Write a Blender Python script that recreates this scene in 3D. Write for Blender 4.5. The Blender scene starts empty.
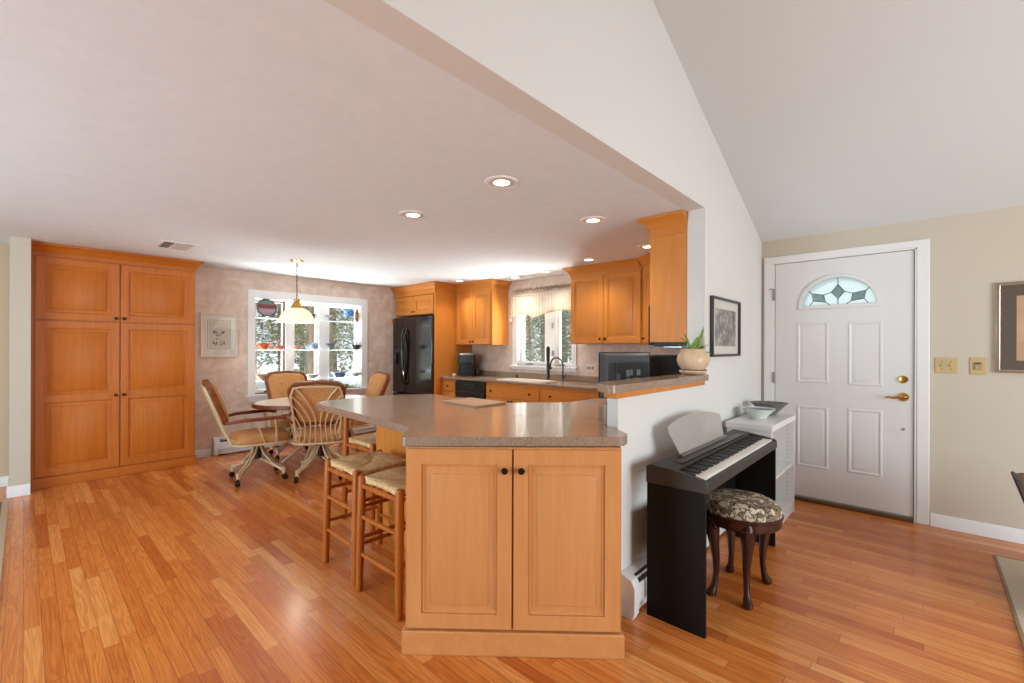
import bpy, bmesh, math, random
from mathutils import Vector, Matrix
rnd = random.Random(7)
S = bpy.context.scene
COL = S.collection
PI = math.pi
# ------------------------------------------------------------------ camera, world, light, exposure
S.view_settings.view_transform = 'Standard'
S.view_settings.look = 'None'
S.view_settings.gamma = 1.0
S.view_settings.use_curve_mapping = False
S.view_settings.exposure = 0.07
CAM_H = 1.30
YAW, ROLL = 0.743887, 0.003164
cd = bpy.data.cameras.new('camera')
cam = bpy.data.objects.new('camera', cd)
COL.objects.link(cam)
cd.sensor_width = 36.0
cd.lens = 448.98 / 1024 * 36.0
cd.shift_y = 6.53 / 1024
cd.clip_start = 0.05
cam.matrix_world = (Matrix.Translation((0, 0, CAM_H)) @ Matrix.Rotation(YAW, 4, 'Z')
                    @ Matrix.Rotation(PI / 2, 4, 'X') @ Matrix.Rotation(ROLL, 4, 'Z'))
S.camera = cam
w = bpy.data.worlds.new('world')
S.world = w
w.use_nodes = True
bg = w.node_tree.nodes['Background']
bg.inputs['Color'].default_value = (0.86, 0.935, 1.0, 1)
bg.inputs['Strength'].default_value = 1.0


def area(name, loc, target, sx, sy, power, color=(1, 1, 1), parent=None):
    l = bpy.data.lights.new(name, 'AREA')
    l.shape = 'RECTANGLE'
    l.size, l.size_y = sx, sy
    l.energy = power
    l.color = color
    o = bpy.data.objects.new(name, l)
    COL.objects.link(o)
    o.location = loc
    d = Vector(target) - Vector(loc)
    o.rotation_euler = d.to_track_quat('-Z', 'Y').to_euler()
    return o


# fill lamps added out of view, standing in for daylight from unseen windows
area('side_fill', (3.50, 1.75, 1.25), (-1.0, 2.5, -1.3), 2.6, 2.0, 156, (0.81, 0.935, 1.0))
area('rear_fill', (-2.8, -2.9, 1.1), (-3.4, 1.4, 2.25), 2.6, 2.0, 142, (0.65, 0.875, 1.0))
# hidden lamps added below the two kitchen sills, aimed up to brighten the ceiling
area('ceiling_fill_dining', (-7.0, 2.72, 0.35), (-5.5, 2.72, 2.25), 3.0, 0.8, 430, (0.97, 1.0, 1.0))
area('ceiling_fill_sink', (-3.78, 5.45, 0.70), (-3.78, 4.0, 2.25), 1.6, 0.7, 250, (0.97, 1.0, 1.0))
sl_ = bpy.data.lights.new('sun', 'SUN')
sl_.energy, sl_.angle, sl_.color = 2.6, math.radians(1.5), (1.0, 0.95, 0.88)
sun = bpy.data.objects.new('sun', sl_)
COL.objects.link(sun)
sun.rotation_euler = (Vector((0, 0, 0)) - Vector((-0.40, 0.62, 0.75))).to_track_quat('-Z', 'Y').to_euler()


# ------------------------------------------------------------------ materials
def newmat(name):
    m = bpy.data.materials.new(name)
    m.use_nodes = True
    nt = m.node_tree
    return m, nt, nt.nodes['Principled BSDF']


def lin(r, g, b):
    def f(c):
        c = c / 255.0
        return c / 12.92 if c <= 0.04045 else ((c + 0.055) / 1.055) ** 2.4
    return (f(r), f(g), f(b), 1)


def P(name, rgb, rough=0.5, metal=0.0, spec=0.5, emit=None, estr=0.0, alpha=None, trans=0.0):
    m, nt, b = newmat(name)
    b.inputs['Base Color'].default_value = lin(*rgb)
    b.inputs['Roughness'].default_value = rough
    b.inputs['Metallic'].default_value = metal
    b.inputs['Specular IOR Level'].default_value = spec
    if emit:
        b.inputs['Emission Color'].default_value = lin(*emit)
        b.inputs['Emission Strength'].default_value = estr
    if trans:
        b.inputs['Transmission Weight'].default_value = trans
    return m


def N(nt, typ, **kw):
    n = nt.nodes.new(typ)
    for k, v in kw.items():
        setattr(n, k, v)
    return n


def mapped(nt, scale, rot=(0, 0, 0)):
    tc = N(nt, 'ShaderNodeTexCoord')
    mp = N(nt, 'ShaderNodeMapping')
    mp.inputs['Scale'].default_value = scale
    mp.inputs['Rotation'].default_value = rot
    nt.links.new(tc.outputs['Object'], mp.inputs['Vector'])
    return mp.outputs['Vector']


def ramp(nt, fac, stops):
    r = N(nt, 'ShaderNodeValToRGB')
    el = r.color_ramp.elements
    while len(el) < len(stops):
        el.new(0.5)
    for e, (p, c) in zip(el, stops):
        e.position = p
        e.color = c if len(c) == 4 else lin(*c)
    nt.links.new(fac, r.inputs['Fac'])
    return r.outputs['Color']


def noise(nt, vec, scale, detail=4, rough=0.55, dist=0.0):
    n = N(nt, 'ShaderNodeTexNoise')
    n.inputs['Scale'].default_value = scale
    n.inputs['Detail'].default_value = detail
    n.inputs['Roughness'].default_value = rough
    n.inputs['Distortion'].default_value = dist
    nt.links.new(vec, n.inputs['Vector'])
    return n.outputs['Fac']


def bump(nt, b, h, strength, dist=0.01):
    n = N(nt, 'ShaderNodeBump')
    n.inputs['Strength'].default_value = strength
    n.inputs['Distance'].default_value = dist
    nt.links.new(h, n.inputs['Height'])
    nt.links.new(n.outputs['Normal'], b.inputs['Normal'])


def noisy(name, stops, scale=(1, 1, 1), nscale=5.0, rough=0.5, detail=4, bstr=0.0, dist=0.0, metal=0.0, spec=0.5):
    m, nt, b = newmat(name)
    v = mapped(nt, scale)
    f = noise(nt, v, nscale, detail, 0.6, dist)
    nt.links.new(ramp(nt, f, stops), b.inputs['Base Color'])
    b.inputs['Roughness'].default_value = rough
    b.inputs['Metallic'].default_value = metal
    b.inputs['Specular IOR Level'].default_value = spec
    if bstr:
        bump(nt, b, f, bstr)
    return m


def wood(name, light, dark, axis='z', rough=0.38, spec=0.28):
    sc = {'z': (14, 14, 1.0), 'x': (1.0, 14, 14), 'y': (14, 1.0, 14)}[axis]
    return noisy(name, [(0.30, dark), (0.62, light)], sc, 2.2, rough, 5, 0.0, 0.6, 0, spec)


def floor_mat():
    m, nt, b = newmat('oak_strip_floor')
    L = nt.links.new
    tc = N(nt, 'ShaderNodeTexCoord')
    sep = N(nt, 'ShaderNodeSeparateXYZ')
    L(tc.outputs['Object'], sep.inputs[0])

    def mth(op, a, bb=None, c=None):
        n = N(nt, 'ShaderNodeMath', operation=op)
        for i, v in enumerate((a, bb, c)):
            if v is None:
                continue
            if isinstance(v, (int, float)):
                n.inputs[i].default_value = v
            else:
                L(v, n.inputs[i])
        return n.outputs[0]
    yy = mth('DIVIDE', sep.outputs['Y'], 0.0585)
    row = mth('FLOOR', yy)
    fy = mth('FRACT', yy)
    wn = N(nt, 'ShaderNodeTexWhiteNoise', noise_dimensions='1D')
    L(row, wn.inputs['W'])
    xx = mth('ADD', mth('DIVIDE', sep.outputs['X'], 0.85), mth('MULTIPLY', wn.outputs['Value'], 13.0))
    colm = mth('FLOOR', xx)
    fx = mth('FRACT', xx)
    cmb = N(nt, 'ShaderNodeCombineXYZ')
    L(row, cmb.inputs[0])
    L(colm, cmb.inputs[1])
    wn2 = N(nt, 'ShaderNodeTexWhiteNoise', noise_dimensions='2D')
    L(cmb.outputs[0], wn2.inputs['Vector'])
    base = ramp(nt, wn2.outputs['Value'], [(0.0, (200, 110, 51)), (0.2, (214, 126, 60)), (0.6, (225, 139, 68)), (0.88, (234, 153, 81)), (1.0, (242, 170, 100))])
    # grain: own piece of oak for every board
    off = N(nt, 'ShaderNodeVectorMath', operation='SCALE')
    L(wn2.outputs['Color'], off.inputs[0])
    off.inputs['Scale'].default_value = 37.0
    add = N(nt, 'ShaderNodeVectorMath', operation='ADD')
    L(tc.outputs['Object'], add.inputs[0])
    L(off.outputs[0], add.inputs[1])
    mp = N(nt, 'ShaderNodeMapping')
    mp.inputs['Scale'].default_value = (1.3, 22, 1)
    L(add.outputs[0], mp.inputs['Vector'])
    wv = N(nt, 'ShaderNodeTexNoise')
    wv.inputs['Scale'].default_value = 1.0
    wv.inputs['Detail'].default_value = 2.0
    wv.inputs['Distortion'].default_value = 0.4
    L(mp.outputs[0], wv.inputs['Vector'])
    rings = mth('FRACT', mth('MULTIPLY', wv.outputs['Fac'], 9.0))
    tri = mth('ABSOLUTE', mth('SUBTRACT', rings, 0.5))
    mp2 = N(nt, 'ShaderNodeMapping')
    mp2.inputs['Scale'].default_value = (4, 150, 1)
    L(add.outputs[0], mp2.inputs['Vector'])
    fine = noise(nt, mp2.outputs[0], 1.0, 3)
    g = mth('ADD', mth('MULTIPLY', tri, 0.32), mth('MULTIPLY', fine, 0.35))
    gcol = ramp(nt, g, [(0.06, (196, 152, 122)), (0.40, (255, 255, 255))])
    mul = N(nt, 'ShaderNodeMixRGB', blend_type='MULTIPLY')
    mul.inputs['Fac'].default_value = 0.8
    L(base, mul.inputs[1])
    L(gcol, mul.inputs[2])
    # seams between the boards
    e1 = mth('LESS_THAN', mth('MINIMUM', fy, mth('SUBTRACT', 1.0, fy)), 0.022)
    e2 = mth('LESS_THAN', mth('MINIMUM', fx, mth('SUBTRACT', 1.0, fx)), 0.0016)
    seam = mth('MAXIMUM', e1, e2)
    mx = N(nt, 'ShaderNodeMixRGB', blend_type='MIX')
    L(mth('MULTIPLY', seam, 0.55), mx.inputs['Fac'])
    L(mul.outputs[0], mx.inputs[1])
    mx.inputs[2].default_value = lin(92, 48, 24)
    L(mx.outputs[0], b.inputs['Base Color'])
    b.inputs['Roughness'].default_value = 0.2
    b.inputs['Specular IOR Level'].default_value = 0.42
    bump(nt, b, mth('SUBTRACT', mth('MULTIPLY', fine, 0.15), seam), 0.12, 0.002)
    return m


def glass_mat(name, tint=(255, 255, 255), gloss=0.06):
    m, nt, b = newmat(name)
    nt.nodes.remove(b)
    t = N(nt, 'ShaderNodeBsdfTransparent')
    t.inputs['Color'].default_value = lin(*tint)
    g = N(nt, 'ShaderNodeBsdfGlossy')
    g.inputs['Roughness'].default_value = 0.02
    mx = N(nt, 'ShaderNodeMixShader')
    mx.inputs['Fac'].default_value = gloss
    nt.links.new(t.outputs[0], mx.inputs[1])
    nt.links.new(g.outputs[0], mx.inputs[2])
    nt.links.new(mx.outputs[0], nt.nodes['Material Output'].inputs['Surface'])
    return m


def translucent(name, rgb, fac=0.5, tfac=0.0):
    m, nt, b = newmat(name)
    b.inputs['Base Color'].default_value = lin(*rgb)
    b.inputs['Roughness'].default_value = 0.6
    t = N(nt, 'ShaderNodeBsdfTranslucent')
    t.inputs['Color'].default_value = lin(*rgb)
    mx = N(nt, 'ShaderNodeMixShader')
    mx.inputs['Fac'].default_value = fac
    nt.links.new(b.outputs[0], mx.inputs[1])
    nt.links.new(t.outputs[0], mx.inputs[2])
    out = mx
    if tfac:
        tr = N(nt, 'ShaderNodeBsdfTransparent')
        m2 = N(nt, 'ShaderNodeMixShader')
        m2.inputs['Fac'].default_value = tfac
        nt.links.new(mx.outputs[0], m2.inputs[1])
        nt.links.new(tr.outputs[0], m2.inputs[2])
        out = m2
    nt.links.new(out.outputs[0], nt.nodes['Material Output'].inputs['Surface'])
    return m


def emit(name, rgb, s):
    m, nt, b = newmat(name)
    b.inputs['Base Color'].default_value = (0.8, 0.8, 0.8, 1)
    b.inputs['Emission Color'].default_value = lin(*rgb)
    b.inputs['Emission Strength'].default_value = s
    return m


def speckle(name, base, a, c, rough=0.22):
    m, nt, b = newmat(name)
    v = mapped(nt, (1, 1, 1))
    f = noise(nt, v, 260, 2)
    f2 = noise(nt, v, 3, 3)
    c1 = ramp(nt, f, [(0.36, a), (0.47, base), (0.56, base), (0.66, c)])
    c2 = ramp(nt, f2, [(0.3, (238, 236, 234)), (0.7, (255, 255, 255))])
    mul = N(nt, 'ShaderNodeMixRGB', blend_type='MULTIPLY')
    mul.inputs['Fac'].default_value = 1
    nt.links.new(c1, mul.inputs[1])
    nt.links.new(c2, mul.inputs[2])
    nt.links.new(mul.outputs[0], b.inputs['Base Color'])
    b.inputs['Roughness'].default_value = rough
    b.inputs['Specular IOR Level'].default_value = 0.5
    return m


MAPLE = wood('honey_maple', (214, 137, 61), (207, 128, 53))
MAPLE_X = wood('honey_maple_across', (210, 133, 58), (203, 124, 51), 'x')
PALEM = wood('pale_maple', (210, 143, 87), (203, 134, 78))
PALEM_X = wood('pale_maple_across', (208, 141, 85), (201, 132, 76), 'x')
DEEPM = wood('deep_honey_maple', (202, 113, 39), (190, 102, 31))
DEEPM_X = wood('deep_honey_maple_across', (196, 108, 37), (186, 99, 30), 'y')
BRONZE = P('dark_bronze', (52, 38, 30), 0.35, 0.7)
WALLW = P('warm_white_paint', (223, 219, 214), 0.8, spec=0.2)
TANP = P('tan_paint', (208, 182, 154), 0.8, spec=0.2)
WALLB = P('beige_paint', (205, 192, 174), 0.8, spec=0.2)
CEILM = noisy('ceiling_plaster', [(0.3, (227, 230, 233)), (0.7, (232, 235, 238))], (1, 1, 1), 14, 0.85, 6, 0.06, spec=0.2)
CEILV = P('vault_ceiling_paint', (223, 225, 225), 0.85, spec=0.2)
TRIM = P('white_trim_paint', (236, 233, 230), 0.45)
PAPER = noisy('mottled_wallpaper', [(0.32, (206, 181, 163)), (0.5, (218, 195, 178)), (0.68, (230, 212, 197))], (1, 1, 1), 7, 0.75, 6, 0.0, 0.8, spec=0.2)
FLOOR = floor_mat()
COUNTER = speckle('speckled_laminate', (158, 132, 112), (120, 97, 80), (188, 164, 144), 0.17)
BLACKST = P('black_stainless', (92, 88, 85), 0.13, 1.0)
BLACKG = P('glossy_black', (22, 22, 23), 0.12, spec=0.6)
BLACKM = P('matte_black', (26, 26, 27), 0.5)
BLACKP = noisy('black_panel', [(0.3, (17, 14, 12)), (0.7, (23, 20, 17))], (40, 40, 2), 2, 0.5, spec=0.15)
DGREY = P('dark_grey_plastic', (52, 53, 55), 0.45)
STEEL = P('brushed_steel', (176, 178, 180), 0.28, 1.0)
DSTEEL = P('dark_steel', (70, 68, 66), 0.3, 1.0)
BRASS = P('polished_brass', (205, 165, 90), 0.18, 1.0)
NICKEL = P('nickel', (190, 182, 168), 0.22, 1.0)
GLASS = glass_mat('window_glass', (250, 253, 252), 0.05)
SHELFGLASS = translucent('shelf_glass', (232, 240, 238), 0.5, 0.5)
DOORW = P('white_door_paint', (228, 224, 221), 0.4)
CREAMT = P('cream_metal', (214, 186, 148), 0.4, 0.1)
OAK = wood('stained_oak', (142, 78, 42), (106, 54, 28), 'y', 0.35)
RUSHWOOD = wood('amber_turned_wood', (190, 108, 44), (166, 88, 34), 'z', 0.35)
TAN = noisy('tan_upholstery', [(0.35, (190, 130, 72)), (0.65, (206, 148, 88))], (1, 1, 1), 60, 0.75, 3, 0.05)
CREAMV = P('cream_vinyl', (222, 206, 182), 0.45)
RUSH = None


# ------------------------------------------------------------------ geometry
class MB:
    """collects geometry for ONE mesh object"""

    def __init__(self, M=None):
        self.v, self.f, self.M = [], [], M

    def add(self, vs, fs):
        n = len(self.v)
        self.v += [Vector(p) for p in vs]
        self.f += [tuple(i + n for i in f) for f in fs]
        return self

    def box(self, x0, x1, y0, y1, z0, z1, M=None):
        vs = [Vector((x, y, z)) for z in (z0, z1) for y in (y0, y1) for x in (x0, x1)]
        if M is not None:
            vs = [M @ p for p in vs]
        return self.add(vs, [(0, 2, 3, 1), (4, 5, 7, 6), (0, 1, 5, 4), (2, 6, 7, 3), (0, 4, 6, 2), (1, 3, 7, 5)])

    def rings(self, rs, close=True, caps=True):
        """bridge equal-length closed loops"""
        n = len(rs[0])
        vs = [p for r in rs for p in r]
        fs = []
        for k in range(len(rs) - 1):
            for i in range(n):
                j = (i + 1) % n
                fs.append((k * n + i, k * n + j, (k + 1) * n + j, (k + 1) * n + i))
        if caps:
            fs.append(tuple(reversed(range(n))))
            fs.append(tuple((len(rs) - 1) * n + i for i in range(n)))
        return self.add(vs, fs)

    def lathe(self, prof, c=(0, 0, 0), n=20, axis='z', M=None):
        rs = []
        for r, h in prof:
            r = max(r, 1e-4)
            ring = []
            for i in range(n):
                a = 2 * PI * i / n
                x, y = r * math.cos(a), r * math.sin(a)
                p = Vector((x, y, h)) if axis == 'z' else (Vector((h, x, y)) if axis == 'x' else Vector((y, h, x)))
                if M is not None:
                    p = M @ p
                ring.append(p + Vector(c))
            rs.append(ring)
        return self.rings(rs)

    def tube(self, pts, r, n=8, closed=False):
        pts = [Vector(p) for p in pts]
        rr = r if isinstance(r, (list, tuple)) else [r] * len(pts)
        rs = []
        up = None
        m = len(pts)
        for i, p in enumerate(pts):
            if closed:
                t = (pts[(i + 1) % m] - pts[i - 1]).normalized()
            else:
                t = (pts[min(i + 1, m - 1)] - pts[max(i - 1, 0)]).normalized()
            if up is None:
                up = Vector((0, 0, 1)) if abs(t.z) < 0.9 else Vector((1, 0, 0))
            a = t.cross(up)
            a = a.normalized() if a.length > 1e-6 else t.orthogonal().normalized()
            b = a.cross(t).normalized()
            up = b
            rs.append([p + (a * math.cos(2 * PI * k / n) + b * math.sin(2 * PI * k / n)) * rr[i] for k in range(n)])
        if closed:
            rs.append(rs[0])
            return self.rings(rs, caps=False)
        return self.rings(rs)

    def prism(self, poly, z0, z1, axis='z', holes=(), M=None):
        """extrude a 2D outline (with holes) along an axis"""
        bm = bmesh.new()
        edges = []
        for loop in [poly] + list(holes):
            vs = [bm.verts.new((p[0], p[1], 0)) for p in loop]
            for i in range(len(vs)):
                edges.append(bm.edges.new((vs[i], vs[(i + 1) % len(vs)])))
        bmesh.ops.triangle_fill(bm, edges=edges, use_beauty=True)
        faces = bm.faces[:]
        if faces and sum(f.normal.z if f.normal.length else 0 for f in faces) > 0:
            bmesh.ops.reverse_faces(bm, faces=faces)
        r = bmesh.ops.extrude_face_region(bm, geom=faces)
        for e in r['geom']:
            if isinstance(e, bmesh.types.BMVert):
                e.co.z = 1
        bm.verts.index_update()
        vs = []
        for v in bm.verts:
            h = z0 + (z1 - z0) * v.co.z
            a, b2 = v.co.x, v.co.y
            p = Vector({'z': (a, b2, h), 'x': (h, a, b2), 'y': (a, h, b2)}[axis])
            vs.append(M @ p if M is not None else p)
        self.add(vs, [tuple(v.index for v in f.verts) for f in bm.faces])
        bm.free()
        return self

    def sphere(self, c, rx, ry, rz, n=12, m=8):
        rs = []
        for k in range(1, m):
            t = PI * k / m
            rs.append([Vector((c[0] + rx * math.sin(t) * math.cos(2 * PI * i / n), c[1] + ry * math.sin(t) * math.sin(2 * PI * i / n), c[2] - rz * math.cos(t))) for i in range(n)])
        return self.rings(rs)

    def panel(self, O, U, V, W, u0, u1, v0, v1, prof):
        """nested rectangles (inset, depth) -> raised-panel relief on the plane O,U,V with outward W"""
        O, U, V, W = Vector(O), Vector(U), Vector(V), Vector(W)
        rs = []
        for ins, d in prof:
            rs.append([O + U * a + V * b + W * d for a, b in ((u0 + ins, v0 + ins), (u1 - ins, v0 + ins), (u1 - ins, v1 - ins), (u0 + ins, v1 - ins))])
        return self.rings(rs)

    def sweep(self, path, prof, closed=False):
        """mitred moulding: path of (x,y) at z=0, prof of (out, z); out is to the right of travel"""
        pts = [Vector((p[0], p[1], 0)) for p in path]
        n = len(pts)
        rs = []
        for i, p in enumerate(pts):
            d0 = (pts[i] - pts[i - 1]).normalized() if (i > 0 or closed) else None
            d1 = (pts[(i + 1) % n] - pts[i]).normalized() if (i < n - 1 or closed) else None
            d0 = d0 or d1
            d1 = d1 or d0
            n0, n1 = Vector((d0.y, -d0.x, 0)), Vector((d1.y, -d1.x, 0))
            b = (n0 + n1).normalized()
            k = 1.0 / max(0.3, b.dot(n0))
            rs.append([p + b * (o * k) + Vector((0, 0, z)) for o, z in prof])
        if closed:
            rs.append(rs[0])
        return self.rings(rs, caps=not closed)

    def build(self, name, mat, parent=None, bevel=0.0, seg=2, smooth=True, angle=35, world=False, **props):
        me = bpy.data.meshes.new(name)
        vs = self.v
        if parent is not None and world:
            inv = XF[parent.name].inverted()
            vs = [inv @ p for p in vs]
        me.from_pydata([tuple(p) for p in vs], [], self.f)
        bm = bmesh.new()
        bm.from_mesh(me)
        bmesh.ops.recalc_face_normals(bm, faces=bm.faces[:])
        bm.to_mesh(me)
        bm.free()
        me.materials.append(mat)
        if smooth:
            me.polygons.foreach_set('use_smooth', [True] * len(me.polygons))
            me.set_sharp_from_angle(angle=math.radians(angle))
        o = bpy.data.objects.new(name, me)
        COL.objects.link(o)
        XF[o.name] = XF[parent.name] if parent is not None else Matrix()
        if parent is not None:
            o.parent = parent
        if bevel:
            md = o.modifiers.new('edge', 'BEVEL')
            md.width = bevel
            md.segments = seg
            md.limit_method = 'ANGLE'
            md.angle_limit = math.radians(40)
        for k, v in props.items():
            o[k] = v
        return o


XF = {}


def tag(o, label=None, cat=None, group=None, kind=None):
    for k, v in (('label', label), ('category', cat), ('group', group), ('kind', kind)):
        if v:
            o[k] = v
    return o


def thing(name, label, cat, loc=(0, 0, 0), rz=0.0, group=None):
    o = bpy.data.objects.new(name, None)
    o.empty_display_size = 0.1
    COL.objects.link(o)
    o.location = loc
    o.rotation_euler = (0, 0, rz)
    XF[o.name] = Matrix.Translation(loc) @ Matrix.Rotation(rz, 4, 'Z')
    return tag(o, label, cat, group)


def copy_tree(o, parent=None):
    c = o.copy()
    COL.objects.link(c)
    XF[c.name] = XF.get(o.name, Matrix())
    if parent is not None:
        c.parent = parent
    for ch in list(o.children):
        copy_tree(ch, c)
    return c


def struct(mb, name, mat, parent=None, **kw):
    o = mb.build(name, mat, parent, **kw)
    if parent is None:
        o['kind'] = 'structure'
    return o


def rrect(x0, x1, y0, y1, r, n=4):
    out = []
    for cx, cy, a0 in ((x1 - r, y0 + r, -90), (x1 - r, y1 - r, 0), (x0 + r, y1 - r, 90), (x0 + r, y0 + r, 180)):
        for i in range(n + 1):
            a = math.radians(a0 + 90 * i / n)
            out.append((cx + r * math.cos(a), cy + r * math.sin(a)))
    return out


def rect(a0, a1, b0, b1):
    return [(a0, b0), (a1, b0), (a1, b1), (a0, b1)]


def round_poly(poly, r, n=4):
    out = []
    m = len(poly)
    for i in range(m):
        p = Vector(poly[i][:2])
        a = Vector(poly[i - 1][:2]) - p
        b = Vector(poly[(i + 1) % m][:2]) - p
        k = min(r, a.length * 0.4, b.length * 0.4)
        A, B = p + a.normalized() * k, p + b.normalized() * k
        for t in range(n + 1):
            s = t / n
            q = A * (1 - s) ** 2 + p * 2 * s * (1 - s) + B * s * s
            out.append((q.x, q.y))
    return out


# ------------------------------------------------------------------ room shell
XD, XH, YE, YK, ZC = -6.277, -1.095, 4.537, 4.74, 2.25
SLOPE = 0.4167
zv = lambda y: 2.267 + (YE - y) * SLOPE
struct(MB().box(-7.2, 3.6, -3.2, 4.9, -0.12, 0.0), 'floor', FLOOR)
struct(MB().box(XD - 0.35, XH - 0.12, -3.2, YK + 0.16, ZC, ZC + 0.1), 'ceiling', CEILM)
struct(MB().prism([(YE + 0.15, zv(YE + 0.15)), (YE + 0.15, zv(YE + 0.15) + 0.1), (-0.4, zv(-0.4) + 0.1), (-3.3, zv(-0.4) - 1.1), (-3.3, zv(-0.4) - 1.2), (-0.4, zv(-0.4))], XH - 0.12, 3.6, 'x'), 'ceiling_vault', CEILV)
# far side of the living room, beyond the right edge: a wall with an opening added to match the side lamp
struct(MB().prism([(YE + 0.14, 0), (-3.3, 0), (-3.3, zv(-0.4) - 1.1), (-0.4, zv(-0.4)), (YE + 0.14, zv(YE + 0.14))], 3.6, 3.72, 'x', holes=[rect(0.4, 3.1, 0.08, 2.2)]), 'wall_living', WALLB)
# wall behind the photographer, with an opening added to match the rear lamp
struct(MB().prism([(-6.42, 0), (3.72, 0), (3.72, zv(-0.4) - 1.15), (XH - 0.12, zv(-0.4) - 1.15), (XH - 0.12, ZC), (-6.42, ZC)], -3.32, -3.2, 'y', holes=[rect(-4.1, -1.5, 0.08, 2.1)]), 'wall_back', WALLB)
# partition between kitchen and living room: breast-high wall, full-height end, header above the opening
LEDGE_Z = 1.058
part = [(3.112, 0), (YE, 0), (YE, zv(YE)), (-0.4, zv(-0.4)), (-3.2, zv(-0.4) - 1.06), (-3.2, ZC), (3.112, ZC)]
struct(MB().prism(part, XH - 0.12, XH, 'x').prism(rect(1.95, 3.1125, 0, LEDGE_Z), XH - 0.06, XH, 'x'), 'wall_partition', WALLW)
# entry wall with the door opening
DX0, DX1, DZ = -0.985, -0.06, 2.05
struct(MB().prism(rect(XH - 0.12, 3.6, 0, 2.9), YE, YE + 0.14, 'y', holes=[rect(DX0 - 0.01, DX1 + 0.01, 0.03, DZ + 0.01)]), 'wall_entry', WALLB)
# kitchen wall with the sink window
WX0, WX1, WZ0, WZ1 = -4.26, -3.31, 1.06, 1.98
struct(MB().prism(rect(XD - 0.15, XH - 0.12, 0, ZC), YK, YK + 0.15, 'y', holes=[rect(WX0, WX1, WZ0, WZ1)]), 'wall_kitchen', PAPER)
# dining wall with the triple window
DY0, DY1, DW0, DW1 = 1.985, 3.45, 0.70, 1.935
struct(MB().prism(rect(1.0, YK, 0, ZC), XD - 0.15, XD, 'x', holes=[rect(DY0, DY1, DW0, DW1)]), 'wall_dining', PAPER)
struct(MB().box(-6.42, -6.29, 0.02, 1.0, 0, ZC), 'wall_behind_pantry', TANP)
struct(MB().box(-6.42, -6.30, -3.2, 0.02, 0, ZC), 'wall_hall', TANP)
struct(MB().box(-6.30, -5.80, -0.085, 0.040, 0, ZC), 'wall_post', WALLB)
bp = [(0.0, 0.0), (0.014, 0.0), (0.014, 0.075), (0.008, 0.092), (0.0, 0.092)]
struct(MB().sweep([(-6.30, -0.085), (-5.80, -0.085), (-5.80, 0.040)][::1], bp), 'baseboard_post', TRIM)
struct(MB().sweep([(-6.30, -3.2), (-6.30, -0.09)], bp), 'baseboard_hall', TRIM)
struct(MB().sweep([(XD, 1.30), (XD, 1.515)], bp), 'baseboard_dining', TRIM)
struct(MB().sweep([(0.03, YE), (3.6, YE)], bp), 'baseboard_entry', TRIM)

# ------------------------------------------------------------------ entry door
casing = MB().prism([(-1.070, 0), (DX0 - 0.012, 0), (DX0 - 0.012, DZ + 0.012), (DX1 + 0.012, DZ + 0.012), (DX1 + 0.012, 0), (0.026, 0), (0.026, 2.118), (-1.070, 2.118)], YE - 0.022, YE, 'y')
struct(casing, 'trim_1', TRIM, bevel=0.006)
jamb = MB().box(DX0 - 0.012, DX0 - 0.002, YE - 0.018, YE + 0.12, 0, DZ + 0.01).box(DX1 + 0.002, DX1 + 0.012, YE - 0.018, YE + 0.12, 0, DZ + 0.01).box(DX0 - 0.012, DX1 + 0.012, YE - 0.018, YE + 0.12, DZ + 0.002, DZ + 0.012)
struct(jamb, 'trim_2', TRIM)
gap_strip = MB().box(DX0 - 0.004, DX0 + 0.012, YE + 0.040, YE + 0.055, 0.026, DZ).box(DX1 - 0.012, DX1 + 0.004, YE + 0.040, YE + 0.055, 0.026, DZ).box(DX0, DX1, YE + 0.040, YE + 0.055, DZ - 0.014, DZ + 0.004).box(DX0, DX1, YE + 0.040, YE + 0.055, 0.024, 0.052)  # dark strips added behind the door gaps to block leaking light
struct(gap_strip, 'trim_4', P('dark_gap_strip', (58, 54, 52), 0.8))
struct(MB().box(DX0, DX1, YE - 0.03, YE + 0.12, 0, 0.026), 'trim_3', P('dark_threshold', (104, 78, 52), 0.4, 0.3), bevel=0.005)
FX, FZ, FA, FB = -0.53, 1.667, 0.247, 0.222
ell = lambda a, b, n=24: [(FX + a * math.cos(PI * i / n), FZ + b * math.sin(PI * i / n)) for i in range(n + 1)]
DYF = YE - 0.004
door = MB().prism(rect(DX0 + 0.003, DX1 - 0.003, 0.038, DZ - 0.002), DYF, DYF + 0.042, 'y', holes=[ell(FA, FB)])
for (a0, a1, b0, b1) in ((-0.818, -0.590, 1.012, 1.526), (-0.462, -0.242, 1.008, 1.524), (-0.818, -0.590, 0.292, 0.816), (-0.462, -0.242, 0.300, 0.820)):
    door.panel((0, DYF, 0), (1, 0, 0), (0, 0, 1), (0, -1, 0), a0, a1, b0, b1, [(0, -0.001), (0.006, 0.006), (0.016, 0.006), (0.024, -0.0005), (0.03, 0.001), (0.042, 0.005), (0.05, 0.005)])
d1 = struct(door, 'door_1', DOORW)
fr = MB()
o_, i_ = ell(FA + 0.030, FB + 0.030), ell(FA, FB)
fr.prism([(FX + FA + 0.03, FZ - 0.03)] + o_ + [(FX - FA - 0.03, FZ - 0.03)], DYF - 0.014, DYF, 'y', holes=[i_])
fr.build('fanlight_frame', DOORW, d1, bevel=0.004)
fg = translucent('frosted_glass', (226, 236, 236), 0.85)
MB().prism(ell(FA, FB), DYF + 0.014, DYF + 0.02, 'y').build('fanlight_glass', fg, d1)
cm = MB()
ly = DYF + 0.010
def came(*pts):
    cm.tube([(p[0], ly, p[1]) for p in pts], 0.0032, 6)
cx, cz = FX, FZ
dia = [(cx, cz + 0.165), (cx + 0.045, cz + 0.105), (cx, cz + 0.048), (cx - 0.045, cz + 0.105)]
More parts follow.
